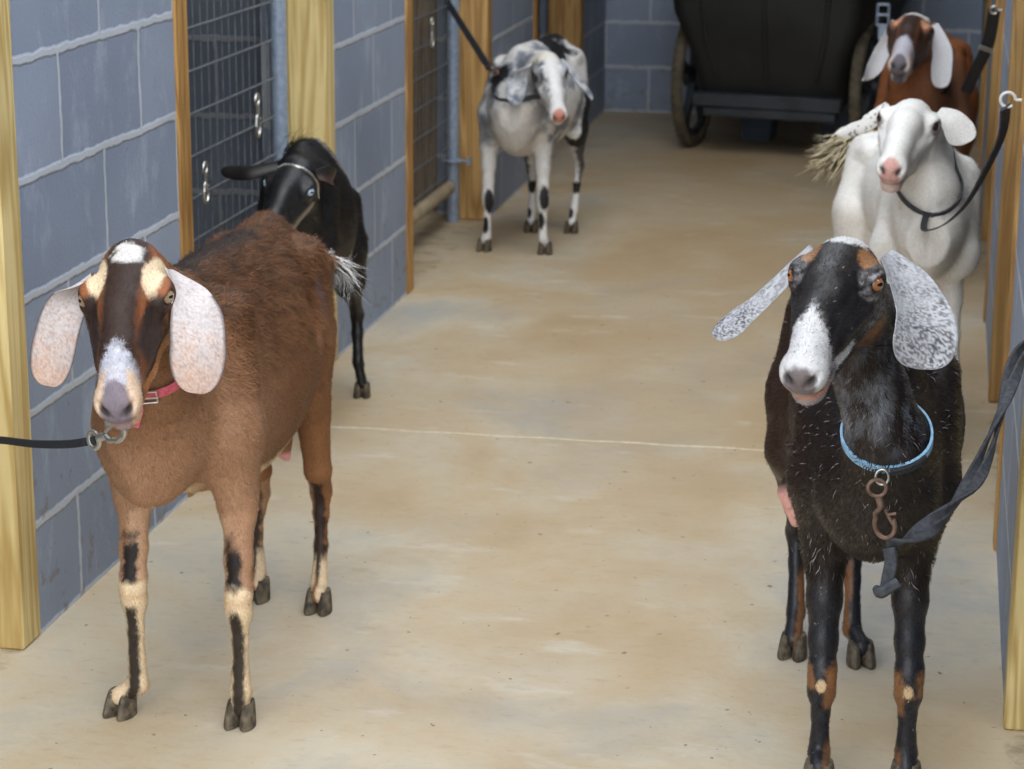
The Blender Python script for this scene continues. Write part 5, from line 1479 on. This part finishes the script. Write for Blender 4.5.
def wheel(x):
    r0 = .283; c = cw(x, 0, r0+.001)
    mb = MB(); n = 48
    prof = []
    for k in range(12):
        a_ = 2*math.pi*k/12; prof.append((.024*math.cos(a_), .022*math.sin(a_)))
    ring = [c+(e2*math.cos(t)+e3*math.sin(t))*(r0-.023) for t in np.linspace(0, 2*math.pi, n+1)[:-1]]
    v = []; f = []
    for i, t in enumerate(np.linspace(0, 2*math.pi, n+1)[:-1]):
        rd = e2*math.cos(t)+e3*math.sin(t); tr_ = 1+.0*i
        for (a_, b_) in prof: v.append(c+rd*(r0-.023+b_*1.0)+e1*a_*1.05)
    for i in range(n):
        for j in range(12): f.append((i*12+j, i*12+(j+1) % 12, ((i+1) % n)*12+(j+1) % 12, ((i+1) % n)*12+j))
    mb.add(v, f)
    # tread lugs
    for i in range(n):
        t = 2*math.pi*i/n; rd = e2*math.cos(t)+e3*math.sin(t); tg = -e2*math.sin(t)+e3*math.cos(t)
        for s in (-1, 1):
            p = c+rd*(r0-.003)+e1*.010*s+tg*.006*s
            q = [p+e1*a_*.009+tg*b_*.006+rd*c_*.003 for a_ in (-1, 1) for b_ in (-1, 1) for c_ in (-1, 1)]
            mb.add(q, [(0, 1, 3, 2), (4, 6, 7, 5), (0, 4, 5, 1), (2, 3, 7, 6), (0, 2, 6, 4), (1, 5, 7, 3)])
    w_ = mb.build('wheel', M['tyre'], cart)
    mb = MB()
    rr = [c+(e2*math.cos(t)+e3*math.sin(t))*.232 for t in np.linspace(0, 2*math.pi, 41)[:-1]]
    mb.sweep(rr, [(-.018, -.010), (.018, -.010), (.018, .010), (-.018, .010)], closed=True, up=tuple(e1))
    mb.build('rim', M['cart_frame'], w_)
    for i in range(5):
        t = 2*math.pi*i/5+.3; rd = e2*math.cos(t)+e3*math.sin(t); tg = -e2*math.sin(t)+e3*math.cos(t)
        mb = MB(); v = []
        for (rad, hw, th) in ((.03, .030, .016), (.10, .024, .014), (.17, .022, .012), (.228, .034, .012)):
            for a_, b_ in ((-1, -1), (1, -1), (1, 1), (-1, 1)): v.append(c+rd*rad+tg*hw*a_+e1*th*b_)
        f = [(3, 2, 1, 0), (12, 13, 14, 15)]
        for k in range(3):
            for j in range(4): f.append((k*4+j, k*4+(j+1) % 4, (k+1)*4+(j+1) % 4, (k+1)*4+j))
        mb.add(v, f).build('spoke', M['cart_frame'], w_)
    mb = MB(); mb.tube([c-e1*.04, c+e1*.04], .038, 18); mb.build('hub', M['cart_frame'], w_)


wheel(-.372); wheel(.36)
mb = MB(); mb.tube([cw(-.34, 0, .284), cw(.34, 0, .284)], .014, 12); mb.build('axle', M['cart_frame'], cart)
# tub: rounded, flaring box
def ringpts(hx, y0, y1, z, r, n=6):
    out = []
    for (cx_, cy_, a0) in ((hx-r, y1-r, 0), (-hx+r, y1-r, 90), (-hx+r, y0+r, 180), (hx-r, y0+r, 270)):
        for k in range(n+1):
            a_ = math.radians(a0+90*k/n); out.append(cw(cx_+r*math.cos(a_), cy_+r*math.sin(a_), z))
    return out
lv = [(.285, -.20, .46, .215, .05), (.30, -.225, .49, .25, .06), (.305, -.25, .52, .32, .06), (.325, -.30, .58, .44, .06), (.385, -.33, .62, .58, .07), (.42, -.36, .66, .85, .07), (.445, -.385, .685, .855, .07), (.445, -.385, .685, .885, .07), (.41, -.35, .65, .885, .06), (.37, -.31, .60, .60, .06), (.29, -.20, .46, .24, .05)]
v = []; f = []; m = 28
for L_ in lv: v += ringpts(*L_)
for i in range(len(lv)-1):
    for j in range(m): f.append((i*m+j, i*m+(j+1) % m, (i+1)*m+(j+1) % m, (i+1)*m+j))
f.append(tuple(range(m))[::-1]); f.append(tuple((len(lv)-1)*m+j for j in range(m)))
tub = MB().add(v, f).build('tub', M['cart_tub'], cart)
for x in (-.2, 0, .2):
    mb = MB(); mb.tube([cw(x, -.255, .33), cw(x*1.2, -.310, .48), cw(x*1.3, -.345, .70)], .012, 8); mb.build('rib', M['cart_tub'], tub)
Rm = Matrix(((e1[0], e2[0], 0, W0[0]), (e1[1], e2[1], 0, W0[1]), (0, 0, 1, 0), (0, 0, 0, 1)))
mb = MB(); mb.box((-.305, -.27, .205), (.305, -.205, .262), .006, Rm); mb.box((-.26, -.262, .165), (.285, -.215, .205), .006, Rm); mb.build('cross_beam', M['cart_frame'], cart)
for x in (-.16, .19):
    mb = MB(); v = []
    for (z, hx, y0, y1) in ((0.001, .055, .22, .34), (.02, .060, .215, .345), (.20, .082, .19, .37)):
        for a_, b_ in ((-1, y0), (1, y0), (1, y1), (-1, y1)): v.append(cw(x+a_*hx, b_, z))
    f = [(3, 2, 1, 0), (8, 9, 10, 11)]
    for k in range(2):
        for j in range(4): f.append((k*4+j, k*4+(j+1) % 4, (k+1)*4+(j+1) % 4, (k+1)*4+j))
    mb.add(v, f).build('foot', M['cart_foot'], cart)
mb = MB(); c = P(883, 18, 8.93); u_ = np.array([1, 0, 0.])
for zz in (.052, 0.012, -.028): mb.tube([c+e1*-.022+e3*zz, c+e1*.022+e3*zz], .005, 8)
mb.tube([c-e1*.022-e3*.03, c-e1*.022+e3*.052], .005, 8); mb.tube([c+e1*.022-e3*.03, c+e1*.022+e3*.052], .005, 8)
mb.flat([c-e3*.03, c-e3*.08], .032, .006, up=(0, -1, 0)); mb.build('buckle', M['galv'], cart)
